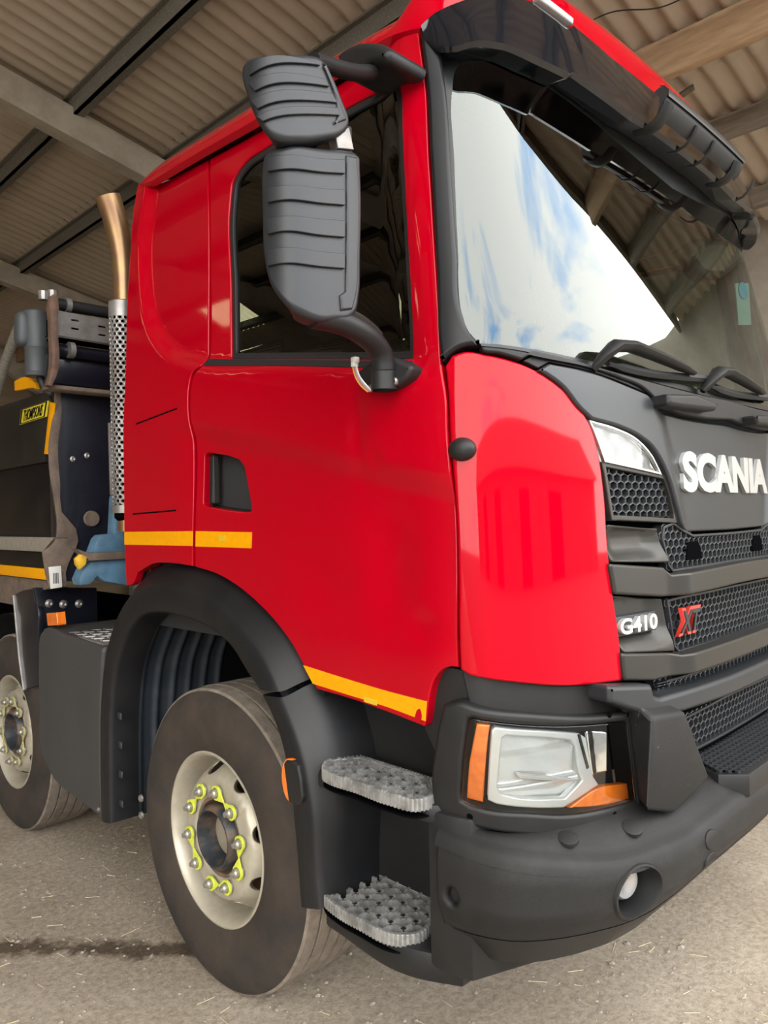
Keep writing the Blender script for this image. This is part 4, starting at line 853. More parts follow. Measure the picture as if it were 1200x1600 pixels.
for ds in (0.,.62):
    W=[(2.268,2.020,.006),(2.285,2.050,.030),(2.325,2.080,.045),(2.40,2.088,.045),(2.55,2.078,.040),(2.70,2.066,.035),(2.78,2.060,.030)]
    ar=[shell(A(a_+ds),A(b_),A(c_)) for a_,b_,c_ in W]
    wp=tube('wiper_arm',ar,[.016,.026,.030,.027,.024,.020,.012],'plastic',TR,8,True,.6)
    bl=[shell(A(p[0]+ds),A(p[1]-.012),A(.008))for p in G['wiper_blade']]
    tube('wiper_blade',spath(bl,.03),[.007]*2+[.013]*100,'rubber',wp,6)
cre=[p[:2] for p in G['crease']]
def lidoff(s,z):
    s2=np.where(s>SC,2*SC-s,s); d=polydist(s2,z,cre)   # positive left of the downward line = to the right
    return -.022*sm(-.03,.06,d)+.0*s
lid=panel('front_lid',TR,'lid_grey',shell,sym(G['lid']),[],.012,.03,.008,.013,lidoff,label='matt grey front flap carrying the maker lettering')
def letmap(a,b,c): 
    s=2.722+a*.758; z=1.697+b*.127+.0*a
    return shell(s,z,-.010+c)
text('maker_lettering','SCANIA',.127,.006,'letter',lid,letmap,bold=.05,label='silver raised letters reading SCANIA')
# --- position lamp, grille
for mir in (0,1):
    f=mirror if mir else (lambda p:p)
    pl=panel('position_lamp',TR,'reflector',shell,f(G['poslamp']),[],-.012,.02,.004,.02,lambda s,z:.004*np.sin(s*70)*np.sin(z*60))
    panel('lamp_cover',pl,'lens_clear',shell,f(G['poslamp']),[],.003,.004,.003,.03)
    po=dens(G['poslamp'],.03); po=po if area2(po)>0 else po[::-1]
    panel('lamp_rim',pl,'silver_trim',shell,f([tuple(p) for p in po]),[f([tuple(p) for p in inset(po,.006)])],.005,.01,.001,.03,step=.03)
gb=[(SC,1.60,1),(2.70,1.60,1),(2.62,1.78),(2.45,1.87),(2.235,1.90,1),(2.285,1.70),(2.297,1.5),(2.33,1.12,1),(2.60,1.02,1),(2.70,.86,1),(SC,.86,1)]
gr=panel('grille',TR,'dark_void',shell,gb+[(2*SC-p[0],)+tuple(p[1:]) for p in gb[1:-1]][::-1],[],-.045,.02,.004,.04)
def gmesh(key,off=-.012,symm=True,**k):
    o=sym(G[key]) if symm else G[key]
    hexmesh('grille_mesh',gr,'grille_black',shell,o,off,**k)
    P=dens(o,.03); P=P if area2(P)>0 else P[::-1]
    panel('mesh_frame',gr,'grille_black',shell,[tuple(p) for p in P],[[tuple(p) for p in inset(P,.008)]],off+.006,.03,.002,.03,step=.03)
for mir in (0,1):
    f=mirror if mir else (lambda p:p)
    gmesh_o=f(G['mesh_a'])
    hexmesh('grille_mesh',gr,'grille_black',shell,gmesh_o,-.012,.036,.0205)
    P=dens(gmesh_o,.02); P=P if area2(P)>0 else P[::-1]
    panel('mesh_frame',gr,'bar_grey',shell,[tuple(p) for p in inset(P,-.012)],[[tuple(p) for p in inset(P,.002)]],-.002,.03,.003,.03,step=.02)
for k in ('mesh1','mesh2','mesh3'): gmesh(k,pu=.034,pv=.0225)
gmesh('mesh4',-.03,pu=.034,pv=.0225)
for k in ('bar1','bar2'):
    def bo(s,z,k=k):
        s2=np.where(s>SC,2*SC-s,s); return .030*sm(2.55,2.66,s2)
    panel('grille_bar',gr,'bar_grey',shell,sym([(p[0]+(.008 if p[0]<2.4 else 0),)+tuple(p[1:]) for p in G[k]]),[],.014,.05,.008,.02,bo)
panel('grille_bar',gr,'grille_black',shell,sym(G['bar3']),[],.05,.10,.014,.02)
for i in range(3):
    panel('vent_slot',gr,'dark_void',shell,[(2.40,1.178-.007*i,1),(2.47,1.176-.007*i,1),(2.47,1.1725-.007*i,1),(2.40,1.1745-.007*i,1)],[],.0508,.002,.0005,.02)
for mir in (0,1):
    f=mirror if mir else (lambda p:p)
    for key,zb,zt_ in (('recess1',1.51,1.60),('recess2',1.27,1.42)):
        def ro(s,z,a=zb,b=zt_,mir=mir):
            s2=np.where(s>SC,2*SC-s,s)
            return -.045*sm(a-.02,a+.045,z)*sm(b+.02,b-.02,z)*sm(2.26,2.36,s2)*sm(2.64,2.5,s2)
        panel('grille_recess',gr,'bar_grey',shell,f(G[key]),[],.012,.05,.006,.014,ro)
# badges
bd=G['g410']; c_=[A(p[:2]) for p in bd]
panel('badge_plate',gr,'grille_black',shell,[(p[0],p[1],1) for p in bd],[],-.008,.03,.003,.02)
def bmap(a,b,c):
    u=2.333+a*.185; v=1.309+b*.044; return shell(u,v,-.007+c)
text('model_badge','G410',.045,.006,'letter',gr,bmap,bold=.03,label='silver raised characters reading G410')
def xmap(k,o,g):
    def f(a,b,c):
        u=2.622-g+a*(.108+2*g)+.025*b; v=1.283-g+b*(.062+2*g); return shell(u,v,o+c)
    return f
text('trim_badge','XT',.06,.006,'badge_red',gr,xmap(0,.004,.009),bold=.055,shear=.0,label='red emblem reading XT')
text('trim_badge_face','XT',.06,.003,'grille_black',gr,xmap(0,.014,0.),bold=.02)
for u in (2.735,3.30):
    panel('tow_slot',gr,'dark_void',shell,[(u,1.490,1),(u+.012,1.53,1),(u+.03,1.545,1),(u+.085,1.545,1),(u+.10,1.525,1),(u+.108,1.490,1)],[],-.006,.02,.001,.02)  # flat black plates paint the shade inside the slots
# --- headlights
for mir in (0,1):
    f=mirror if mir else (lambda p:p); rs=.016 if not mir else .03
    panel('headlight_upper_trim',TR,'plastic',shell,f(G['hl_upper']),[],-.02,.05,.006,rs*1.5)
    if not mir: panel('step_side_trim',TR,'plastic',shell,f(G['notchpanel']),[],-.035,.05,.004,rs)
    su=panel('headlight_surround',TR,'plastic',shell,f(G['surround']),[f(G['lens'])],.012,.06,.012,rs,label=None if mir else 'black headlight surround with screw holes')
    hb=[tuple(p) for p in dens(G['lens'],.03)]
    panel('headlight_bowl',su,'bumper_plastic',shell,f(hb),[],-.055,.02,.002,.03,step=.03)
    panel('amber_reflector',su,'amber',shell,f(G['amberL']),[],-.012,.02,.005,.02,label=None if mir else 'amber side section of the headlight')
    panel('amber_indicator',su,'amber',shell,f(G['amberR']),[],-.012,.02,.004,.02,label=None if mir else 'amber lower indicator section')
    P=dens(G['reflbox'],.02); P=P if area2(P)>0 else P[::-1]; Pi=dens(G['bowl'],.02); 
    panel('headlight_bezel',su,'lamp_white',shell,f([tuple(p) for p in P]),[f([tuple(p) for p in Pi])],-.012,.02,.006,.02,step=.02)
    Po=Pi if area2(Pi)>0 else Pi[::-1]
    def fac(s,z):
        s2=np.where(s>SC,2*SC-s,s); k=(z-.90)/.075; return -.030*(1-np.abs((s2-2.03)/.16)**2)*.6-.012+.016*(k-np.floor(k))
    panel('headlight_reflector',su,'reflector',shell,f([tuple(p) for p in inset(Po,-.004)]),[],-.014,.01,.001,.012,fac,step=.02)
    panel('low_beam_shade',su,'silver_trim',shell,f([(1.95,1.005,1),(2.14,.962,1),(2.14,.956,1),(1.95,.995,1)]),[],-.012,.02,.001,.02)
    panel('lens_divider',su,'bumper_plastic',shell,f([(2.150,1.075,1),(2.158,1.075,1),(2.180,.985,1),(2.172,.982,1)]),[],-.008,.02,.001,.02)
    panel('main_beam_reflector',su,'chrome',shell,f(G['reflR']),[],-.018,.01,.006,.02,lambda s,z:-.010*np.sin(s*60))
    panel('headlight_lens',su,'lens_clear',shell,f(hb),[],.010,.004,.004,.03,step=.03,label=None if mir else 'clear headlight cover')
    for s,z in ((2.255,1.112),(2.235,.853),(1.815,.905)):
        q=[(s+.008*math.cos(t),z+.008*math.sin(t)) for t in np.linspace(0,2*math.pi,10,endpoint=False)]
        panel('screw_hole',su,'dark_void',shell,f(q),[],.0128,.002,.0005,.01)
# --- bumper
bc=[p[:2] for p in G['b_crease']]; bl_=[p[:2] for p in G['b_low']]; BC=1.5853
zlev=lambda s:np.interp(s,[0]+[p[0] for p in bc]+[BC],[.87]+[p[1] for p in bc]+[.815])
zlow=lambda s:np.interp(s,[0]+[p[0] for p in bl_]+[BC],[.62]+[p[1] for p in bl_]+[.685])
bs=np.concatenate([[.118],np.arange(.15,BC,.03),[BC]])
up=[(s,float(zlev(s))-.006) for s in bs]; dn=[(s,float(zlow(s))) for s in bs]
bout=[(up[0][0],up[0][1],1)]+up[1:-1]+[(2*BC-p[0],p[1]) for p in up[::-1]][:-1]+[(2*BC-.118,up[0][1],1),(2*BC-.118,dn[0][1],1)]+[(2*BC-p[0],p[1]) for p in dn[1:]]+dn[::-1][1:-1]+[(dn[0][0],dn[0][1],1)]
fg=G['b_fog']; fc=A(fg[0]); fa=abs(fg[2][0]-fg[1][0])/2; fb=abs(fg[3][1]-fg[4][1])/2
ell=[(fc[0]+fa*math.cos(t),fc[1]-.004+fb*1.0*math.sin(t)) for t in np.linspace(0,2*math.pi,32,endpoint=False)]
hg=G['b_hole']; hc=A(hg[0]); hole=[(hc[0]+.016*math.cos(t),hc[1]+.021*math.sin(t)) for t in np.linspace(0,2*math.pi,16,endpoint=False)]
mirb=lambda q:[(2*BC-p[0],)+tuple(p[1:]) for p in q][::-1]
def bumoff(s,z):
    s2=np.where(s>BC,2*BC-s,s); zl=zlow(s2); zu=zlev(s2); t=(z-zl)/(zu-zl+1e-6)
    return -.022*sm(.35,.0,t)-.014*sm(.7,1.05,t)
bum=panel('bumper',TR,'bumper_plastic',bumper,bout,[ell,mirb(ell),hole,mirb(hole)],0.,.03,.014,.02,bumoff,label='scuffed black plastic front bumper')
# bumper top shelf from crease back to the headlight base
s1=np.concatenate([bs,2*BC-bs[::-1][1:]]); s2=np.where(s1>BC,2*BC-s1,s1); z1=zlev(s2)
ss=1.64+.922*s2; ss=np.where(s1>BC,2*SC-ss,ss)
rows=[bumper(s1,z1-.034,.0005-.016*sm(.7,1.05,.80)+0*s1),bumper(s1,z1-.020,-.006+0*s1),bumper(s1,z1-.008,-.012+0*s1),bumper(s1,z1+.0,-.020+0*s1)]
e0=bumper(s1,z1+.005,-.032+0*s1); e1=shell(ss,np.full_like(ss,.862),-.01+0*ss)
for t in (0,.12,.3,.6,1.0):
    q=e0*(1-t)+e1*t; q[:,2]+=.012*math.sin(math.pi*t); rows.append(q)
loft('bumper_top',rows[::-1],'bumper_plastic',bum)
zl=zlow(s2)
rows=[bumper(s1,zl+.004,-.024+0*s1),bumper(s1,zl-.012,-.034+0*s1),bumper(s1,zl-.075+.03*sm(.3,1.2,s2),-.075+0*s1),bumper(s1,zl-.09+.03*sm(.3,1.2,s2),-.20+0*s1)]
loft('bumper_lower_trim',rows,'plastic',bum)
for mr in (0,1):
    E=A(ell); c0=E.mean(0); rows=[]
    for sc_,o in ((1.14,-.001),(1.10,.006),(1.02,.006),(.97,-.004),(.92,-.03),(.86,-.10),(.5,-.102),(.03,-.102)):
        q=c0+(E-c0)*sc_; s_=q[:,0] if not mr else 2*BC-q[:,0]; rows.append(bumper(s_,q[:,1],o+bumoff(s_,q[:,1])))
    fr=loft('fog_lamp_recess',rows,'plastic',bum,True)
    lc=bumper(A(c0[0] if not mr else 2*BC-c0[0]),A(c0[1]+.002),A(-.06)); n_=snorm(bsh0,A(c0[0] if not mr else 2*BC-c0[0]),A(c0[1]))
    lathe('fog_lamp',[(0,.0),(.012,.02),(.014,.038),(.006,.044),(-.03,.045)],lc+A([.012 if not mr else -.012,0,0]),n_,'silver_trim',bum,24)
def bcap(s,z,o,rx,rz_,nm='bumper_cap'):
    q=[(s+rx*math.cos(t),z+rz_*math.sin(t)) for t in np.linspace(0,2*math.pi,20,endpoint=False)]
    panel(nm,bum,'bumper_plastic',bumper,q,[],o,.01,.004,.02,bumoff)
for p in G['b_caps']: bcap(p[0],p[1],.004,.034,.026)
for s_,t in ((.47,.45),(.70,.42)):   # flat caps on the shelf
    a=bumper(A(s_),A(float(zlev(s_))),A(-.012)); b=shell(A(1.64+.922*s_),A(.862),A(-.01)); c0=a*(1-t)+b*t+A([0,0,.013])
    d=(b-a)/np.linalg.norm(b-a); nn=Vector(d).cross(Vector((-d[1],d[0],0))).normalized(); nn=nn if nn.z>0 else -nn
    lathe('bumper_cap',[(.004,0),(.004,.022),(.002,.026),(-.006,.027)],c0,nn,'bumper_plastic',bum,24)
# tusk blocks, centre step grating
tk=[A(p) for p in G['tusk_front']]
for mr in (0,1):
    def bp_(p,o):
        return bumper(A(2*BC-p[0] if mr else p[0]),A(p[1]),A(o))
    Fr=[bp_(tk[i],-.05) for i in (0,1,2,3,4)]
    def sp_(px): return shell(A(2*SC-px[0] if mr else px[0]),A(px[1]),A(.0))
    Bk=[sp_((2.335,1.155)),Fr[1]+A([0,.10,.03]),Fr[2]+A([0,.16,.02]),Fr[3]+A([0,.14,0]),sp_((2.36,.86))]
    bm=bmesh.new(); a=[bm.verts.new(v) for v in Fr]; b=[bm.verts.new(v) for v in Bk]; bm.faces.new(a); bm.faces.new(b[::-1])
    for i in range(5): bm.faces.new((a[i],b[i],b[(i+1)%5],a[(i+1)%5]))
    bmesh.ops.recalc_face_normals(bm,faces=bm.faces); bmesh.ops.bevel(bm,geom=list(bm.edges),offset=.012,segments=3,profile=.5,affect='EDGES')
    from_bm('bumper_horn',bm,'bumper_plastic',bum,True,35)
gp=[(.84,-1.45,1),(.90,-1.515,1),(1.60,-1.50,1),(1.66,-1.43,1),(1.66,-1.20,1),(.93,-1.20,1)]
prism('step_plate',gp,'z',.80,.868,'plastic',bum,.006)
hexmesh('step_grating',bum,'grille_black',planeZ(.877),[tuple(p) for p in inset(dens([p for p in gp],.05),.015)],0.,.030,.021,.012,.7)
# --- front wheel arch
fr_=dens([(p[0],p[1]) for p in G['f_ridge']],.02,False); fi_=dens([(p[0],p[1]) for p in G['f_inner']],.02,False)
def resamp(P,n,lo=0,hi=1):
    d=np.concatenate([[0],np.cumsum(np.linalg.norm(np.diff(P,axis=0),axis=1))]); t=np.linspace(lo*d[-1],hi*d[-1],n); return np.stack([np.interp(t,d,P[:,0]),np.interp(t,d,P[:,1])],1)
def split(P,y,z):
    i=int(np.argmin(np.hypot(P[:,0]-y,P[:,1]-z))); return P[:i+1],P[i:]
r1,r2=split(fr_,-.50,1.119); i1,i2=split(fi_,-.386,1.11)
def arch(nm,ra,ia,n,m,par,k0=1.,k1=1.):
    ra=resamp(ra,n); ia=resamp(ia,n)
    tg=np.gradient(ra,axis=0); tg/=np.linalg.norm(tg,axis=1,keepdims=True); out=np.stack([tg[:,1],-tg[:,0]],1)
    c=A([0,.6]); s=np.sign(((ra-c)*out).sum(1)); out*=s[:,None]
    out=out*np.linspace(k0,k1,n)[:,None]
    P=lambda x,q:np.stack([np.full(n,x),q[:,0],q[:,1]],1)
    L_=lambda t:ia*(1-t)+ra*t
    rows=[P(.09,L_(-.02)),P(-.015,L_(0)),P(-.028,L_(.04)),P(-.034,L_(.12)),P(-.036,L_(.5)),P(-.034,L_(.86)),P(-.026,L_(.97)),P(-.012,ra+out*.008),P(.02,ra+out*.045),P(.06,ra+out*.075),P(.20,ra+out*.10),P(.55,ra+out*.10)]
    return loft(nm,rows,m,par)
fen=arch('fender',r1,i1,90,'fender_plastic',TR); fen['label']='black plastic arch over the front wheel'
r2b=r2[1:]; i2b=i2[1:]
arch('fender_lower',r2b,i2b,60,'fender_plastic',fen,1.,.2)
bk_=negu(G['blinker'])
mk=panel('side_marker_lamp',fen,'plastic',planeX(-.036),bk_,[],.016,.03,.008,.008,label='dark side marker with amber edge')
panel('marker_lens',fen,'amber',planeX(-.036),[(p[0]-.006,p[1]) for p in bk_],[],.011,.02,.004,.012)
# ribbed liner
n=80; ia=resamp(fi_,n); xs=np.linspace(.03,.50,80); rows=[]
for x in xs:
    b=.012*(0.5+.5*math.cos((x-.03)*2*math.pi/.075))**3
    c=A([.08,.62]); v=ia-c; v/=np.linalg.norm(v,axis=1,keepdims=True); q=ia+v*(.02-b); rows.append(np.stack([np.full(n,x),q[:,0],q[:,1]],1))
loft('wheel_liner',rows,'liner',fen)
for z in (.86,.74,.62,.50): box('liner_clip',(-.008,.0,.625,.66,z-.03,z),'liner',fen,.004,1)
for z in (.50,.43): lathe('liner_bolt',[(0,0),(.006,.008),(.004,.014),(-.004,.016)],(.06,.60,z),(-1,0,0),'galv',fen,12)
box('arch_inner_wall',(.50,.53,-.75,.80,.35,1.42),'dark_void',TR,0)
# --- wheels
def make_wheel():
    o=Vector((.04,0,.515)); X=(-1,0,0)
    # tyre: x along -X ; outer bulge at x=-.02
    rim_prof=[(.0,.298),(.004,.292),(.0,.284),(-.012,.276),(-.05,.268),(-.085,.262),(-.10,.258)]
    wl=lathe('wheel',[(-.004,.305),(.006,.303),(.008,.297),(.004,.290),(-.012,.282),(-.055,.272),(-.10,.266),(-.15,.262)],o,X,'rim',TR,96,label='pale dusty steel wheel')
    # dish with hand holes (domain y,z about the hub)
    def h(r): return np.interp(r,[.0,.135,.142,.150,.20,.215,.235,.262,.30],[-.02,-.02,-.012,-.008,-.010,-.016,-.045,-.100,-.115])
    def dish(u,v,of=0.):
        r=np.hypot(u,v); return np.stack([.04-h(r)-np.asarray(of),-u+0*v,.515+v+0*u],-1)
    circ=lambda R,n:[(R*math.cos(t),R*math.sin(t)) for t in np.linspace(0,2*math.pi,n,endpoint=False)]
    holes=[circ(.138,48)]
    for k in range(8):
        t=2*math.pi*(k+.35)/8; cx,cy=.238*math.cos(t),.238*math.sin(t)
        holes.append([(cx+math.cos(t)*.022*math.cos(a)-math.sin(t)*.034*math.sin(a),cy+math.sin(t)*.022*math.cos(a)+math.cos(t)*.034*math.sin(a)) for a in np.linspace(0,2*math.pi,18,endpoint=False)])
    panel('wheel_disc',wl,'rim',dish,circ(.268,96),holes,0,.012,.003,.012,step=.012)
    lathe('brake_drum',[(-.16,.262),(-.13,.20),(-.13,.10)],o,X,'hub_rust',wl,32)
    lathe('hub_flange',[(-.02,.15),(-.014,.143),(-.016,.128),(-.05,.124),(-.06,.118)],o,X,'hub_rust',wl,48)
    lathe('hub',[(-.10,.122),(-.05,.118),(.0,.112),(.012,.104),(.012,.096),(-.03,.088),(-.07,.085)],o,X,'hub_dark',wl,48)
    lathe('hub_cap',[(-.07,.087),(-.05,.075),(-.045,.05),(-.042,.0)],o,X,'hub_cap',wl,32)
    P0=.1675; ph=math.radians(-26)
    for k in range(10):
        t=ph+2*math.pi*k/10; c=o+Vector((.008,-P0*math.cos(t),P0*math.sin(t)))
        lathe('wheel_nut',[(.002,.0215),(.010,.021),(.011,.0165),(.028,.0165),(.033,.013),(.034,.009),(.042,.009),(.043,0)],c,X,'nut',wl,12,smooth=25)
        lathe('nut_indicator',[(.010,.0185),(.010,.026),(.018,.026),(.018,.0185)],c,X,'indicator_yellow',wl,20)
        if k%2==0:
            t2=ph+2*math.pi*(k+1)/10; c2=o+Vector((.008,-P0*math.cos(t2),P0*math.sin(t2))); d=(c2-c); md=(c+c2)/2; e=d.normalized(); pn=e.cross(Vector((1,0,0))).normalized()
            bm=bmesh.new()
            for cc,sg in ((c,1),(c2,-1)):
                b0=cc+e*sg*.020; tri=[b0+pn*.019,b0-pn*.019,md+e*sg*.0005]
                lo=[bm.verts.new(p+Vector((-.011,0,0))) for p in tri]; hi=[bm.verts.new(p+Vector((-.016,0,0))) for p in tri]
                bm.faces.new(lo); bm.faces.new(hi[::-1])
                for i in range(3): bm.faces.new((lo[i],hi[i],hi[(i+1)%3],lo[(i+1)%3]))
            from_bm('nut_link',bm,'indicator_yellow',wl)
    # tyre
    W=.30; pr=[(-.02,.296),(.002,.300),(.010,.312),(.018,.34),(.024,.38),(.026,.42),(.022,.455),(.012,.485),(.0,.503),(-.008,.514)]
    lathe('tyre_sidewall',pr,o,X,'tyre',wl,128,smooth=60)
    tp=[(-.008,.514),(-.013,.523)]; x=-.013
    for g in range(5):
        x1=-.013-.258*(g+1)/5-.0; tp+=[(x1+.010,.529 if 0<g<4 else .527),(x1+.009,.517),(x1+.002,.517),(x1,.529)] if g<4 else [(x1,.525)]
    tp+=[(-.285,.505),(-.30,.46),(-.29,.35),(-.27,.30)]
    lathe('tyre_tread',tp,o,X,'tread',wl,128,smooth=30)
    return wl
wh=make_wheel()
w2=copy_tree(wh,TR,(0,2.03,0))
for c in w2.children:
    if c.name.startswith('nut_'): c.material_slots[0].link='OBJECT'; c.material_slots[0].material=M['indicator_dusty']
for yy in (5.3,6.65): copy_tree(w2,TR,(0,yy-2.03,0))
for yy in (0,2.03):
    w3=copy_tree(wh,TR); w3.matrix_world=Matrix.Translation((2.44,yy,0))@Matrix.Rotation(math.pi,4,'Z')@wh.matrix_world
box('chassis_rail',(.82,.90,-.6,8,.75,1.0),'dark_void',TR,.01); box('chassis_rail',(1.58,1.66,-.6,8,.75,1.0),'dark_void',TR,.01)
for yy in (0,2.03): tube('axle',[(.25,yy,.515),(2.23,yy,.515)],.07,'dark_void',TR,12)
box('engine_block',(.7,1.8,-1.0,.4,.72,1.22),'dark_void',TR,.03)
# --- steps
sh=prism('step_housing',[(-.02,-.66,1),(.0,-1.07,1),(.06,-1.13,1),(.22,-1.13,1),(.22,-.62,1),(.02,-.62,1)],'z',.865,.915,'plastic',TR,.012)
prism('step_well_back',[(.18,-.55,1),(.18,-1.12,1),(.24,-1.12,1),(.24,-.55,1)],'z',.44,1.30,'plastic',sh,.01)
prism('step_well_side',[(.012,-1.06,1),(.012,-1.12),(.03,-1.18,1),(.22,-1.25,1),(.22,-1.06,1)],'z',.50,.90,'plastic',sh,.012)
prism('step_well_rear',[(.06,-.54,1),(.06,-.60,1),(.22,-.62,1),(.22,-.54,1)],'z',.48,1.22,'fender_plastic',sh,.01)
prism('lower_step_bracket',[(.0,-.66,1),(-.005,-1.02),(.05,-1.13,1),(.22,-1.13,1),(.22,-.62,1)],'z',.455,.535,'plastic',sh,.014)
def clipline(P,a,d):
    n=len(P); ts=[]
    for i in range(n):
        p,q=P[i],P[(i+1)%n]; e=q-p; den=d[0]*e[1]-d[1]*e[0]
        if abs(den)<1e-9: continue
        t=((p[0]-a[0])*e[1]-(p[1]-a[1])*e[0])/den; u=((p[0]-a[0])*d[1]-(p[1]-a[1])*d[0])/den
        if 0<=u<1: ts.append(t)
    ts.sort(); return ts
def tread(key,z,sp=.048):
    pts=[tuple(p) for p in G[key]]; P=dens(pts,.012); P=P if area2(P)>0 else P[::-1]
    Pl=[tuple(p) for p in P]; Pi=[tuple(p) for p in inset(P,.012)]
    st=panel('step_tread',sh,'step_metal',planeZ(z),Pl,[Pi],0,.030,.002,.03,step=.012,label='worn open-grid metal step')
    bm=bmesh.new(); c=P.mean(0)
    for ang in (0,90):
        d=A([math.cos(math.radians(ang)),math.sin(math.radians(ang))]); nrm=A([-d[1],d[0]])
        for k in range(-10,11):
            a=c+nrm*(k+.5)*sp; ts=clipline(P,a,d)
            for i in range(0,len(ts)-1,2):
                L0,L1=ts[i],ts[i+1]
                if L1-L0<.01: continue
                m4=Matrix.Translation((a[0]+d[0]*(L0+L1)/2,a[1]+d[1]*(L0+L1)/2,z))@Matrix.Rotation(math.radians(ang),4,'Z')
                addbox(bm,-(L1-L0)/2,(L1-L0)/2,-.0030,.0030,-.026,-.003,m4)
                if True:
                    t=(math.ceil(L0/sp-.5)+.5)*sp
                    while t<L1-.012:
                        x=t-(L0+L1)/2; addbox(bm,x+.014,x+.030,-.0034,.0034,-.008,.004,m4); t+=sp
    for i in range(len(P)): addbox(bm,-.0025,.0025,-.003,.003,-.031,.0025,Matrix.Translation((P[i][0],P[i][1],z)))
    from_bm('step_grid',bm,'step_metal',sh,False,None,'stuff')
    panel('step_floor',sh,'dark_void',planeZ(z),Pl,[],-.045,.004,.002,.05,step=.02)  # black sheet added under the grid to paint its cells dark
tread('step1',.935); tread('step2',.56)
# --- grey box behind the wheel
bx_=panel('side_box',TR,'box_grey',planeX(-.02),negu(G['boxface']),[],0.,.60,.018,.05,label='plain grey storage box behind the front wheel')
bp=[(0.0,.80,1),(0.0,1.45,1),(.50,1.45,1),(.50,.80,1)]
prism('box_top_tread',bp,'z',1.105,1.128,'galv',bx_,.003)
bm=bmesh.new()
for i in range(9):
    for j in range(14): addbox(bm,-.022,.022,-.005,.005,0,.006,Matrix.Translation((.04+i*.052,.83+j*.045,1.127))@Matrix.Rotation(.6 if (i+j)%2 else -.6,4,'Z'))
from_bm('tread_bars',bm,'galv',bx_,False,None,'stuff')
lathe('box_bolt',[(0,0),(.006,.006),(.003,.010),(-.002,.011)],(-.022,.82,.42),(-1,0,0),'galv',bx_,12)
box('box_hinge',(-.01,.02,1.48,1.50,.78,.93),'galv',bx_,.003,1); box('box_hinge',(-.01,.02,1.48,1.50,.58,.70),'galv',bx_,.003,1)
# --- mirrors
def grow(k,d):
    P=dens(G[k],.015); P=P if area2(P)>0 else P[::-1]; return [tuple(p) for p in inset(P,-d)]
mi=panel('main_mirror',TR,'mirror_plastic',mir1,grow('mir_main',.007),[],0,.05,.016,.012,step=.01,label='tall black ribbed mirror housing on the cab side',back=True)
for k in range(4): panel('mirror_slat',mi,'mirror_plastic',mir1,G['ms%d'%k],[],.008,.012,.002,.012)
panel('mirror_rim',mi,'mirror_plastic',mir1,G['mrim'],[],.006,.02,.006,.012)
mu=panel('upper_mirror',TR,'mirror_plastic',mir2,grow('mir_top',.007),[],0,.05,.016,.012,step=.01,label='smaller black ribbed wide-angle mirror above the main one',back=True)
for k in range(4): panel('mirror_slat',mu,'mirror_plastic',mir2,G['us%d'%k],[],.007,.012,.002,.012)
panel('mirror_rim',mu,'mirror_plastic',mir2,G['urim'],[],.005,.02,.006,.012)
prism('mirror_post',[tuple(p[:2])+(1,) for p in G['mir_post']],'y',-1.02,-.99,'galv',mi,.004)
tube('mirror_tube',[(-.155,-.99,2.60),(-.150,-.985,2.50)],.012,'rubber',mi,8)
# upper arm and its bracket
tube('mirror_upper_arm',spath([(-.27,-1.0,2.715),(-.19,-.99,2.735),(-.11,-.97,2.763),(-.035,-.95,2.80)],.03),[.026]*20,'plastic',mu,10,True,.75)
ab=negu(G['armblock'])
panel('mirror_bracket',mu,'plastic',planeX(.0),ab,[],.05,.14,.022,.02,label='black upper mirror bracket on the cab side')
# lower arm
pa=spath([(-.285,-1.0,2.115),(-.215,-1.005,2.112),(-.150,-1.01,2.098),(-.095,-1.005,2.078),(-.062,-1.0,2.055),(-.052,-.997,2.015)],.015)
tube('mirror_lower_arm',pa,list(np.interp(np.linspace(0,1,len(pa)),[0,.4,.8,1],[.034,.032,.030,.030])),'plastic',mi,14,True,.9)
tube('arm_trim',[p+A([.0,-.012,.030]) for p in pa[3:-4]],.007,'bar_grey',mi,6)
mb=negu(G['mirbase'])
bs_=panel('mirror_base',mi,'rubber',planeX(.0),mb,[],.035,.07,.012,.012,label='black mirror foot on the door with its cover missing')
lathe('mirror_pivot',[(-.03,.034),(.03,.033),(.034,.026),(.036,0)],(-.045,-.99,1.995),(0,0,1),'plastic',mi,20)
for y,z in ((-.93,1.98),(-1.02,1.985)): lathe('base_bolt',[(0,0),(.006,.007),(.002,.010),(-.004,.010)],(-.036,y,z),(-1,0,0),'galv',mi,12)
for k,(m,dy) in enumerate((('wire_violet',0),('wire_orange',.005),('wire_white',-.005),('wire_yellow',.009))):
    tube('wire',spath([(-.085,-.925+dy,2.035),(-.082,-.93+dy,2.01),(-.070,-.945+dy*1.3,1.98),(-.06,-.955+dy,1.966)],.008),.0022,m,mi,5)
for dz in (0,.010): box('wire_plug',(-.095,-.078,-.925-.007-dz*.4,-.925+.007,2.030+dz,2.045+dz),'wire_white',mi,.002,1)
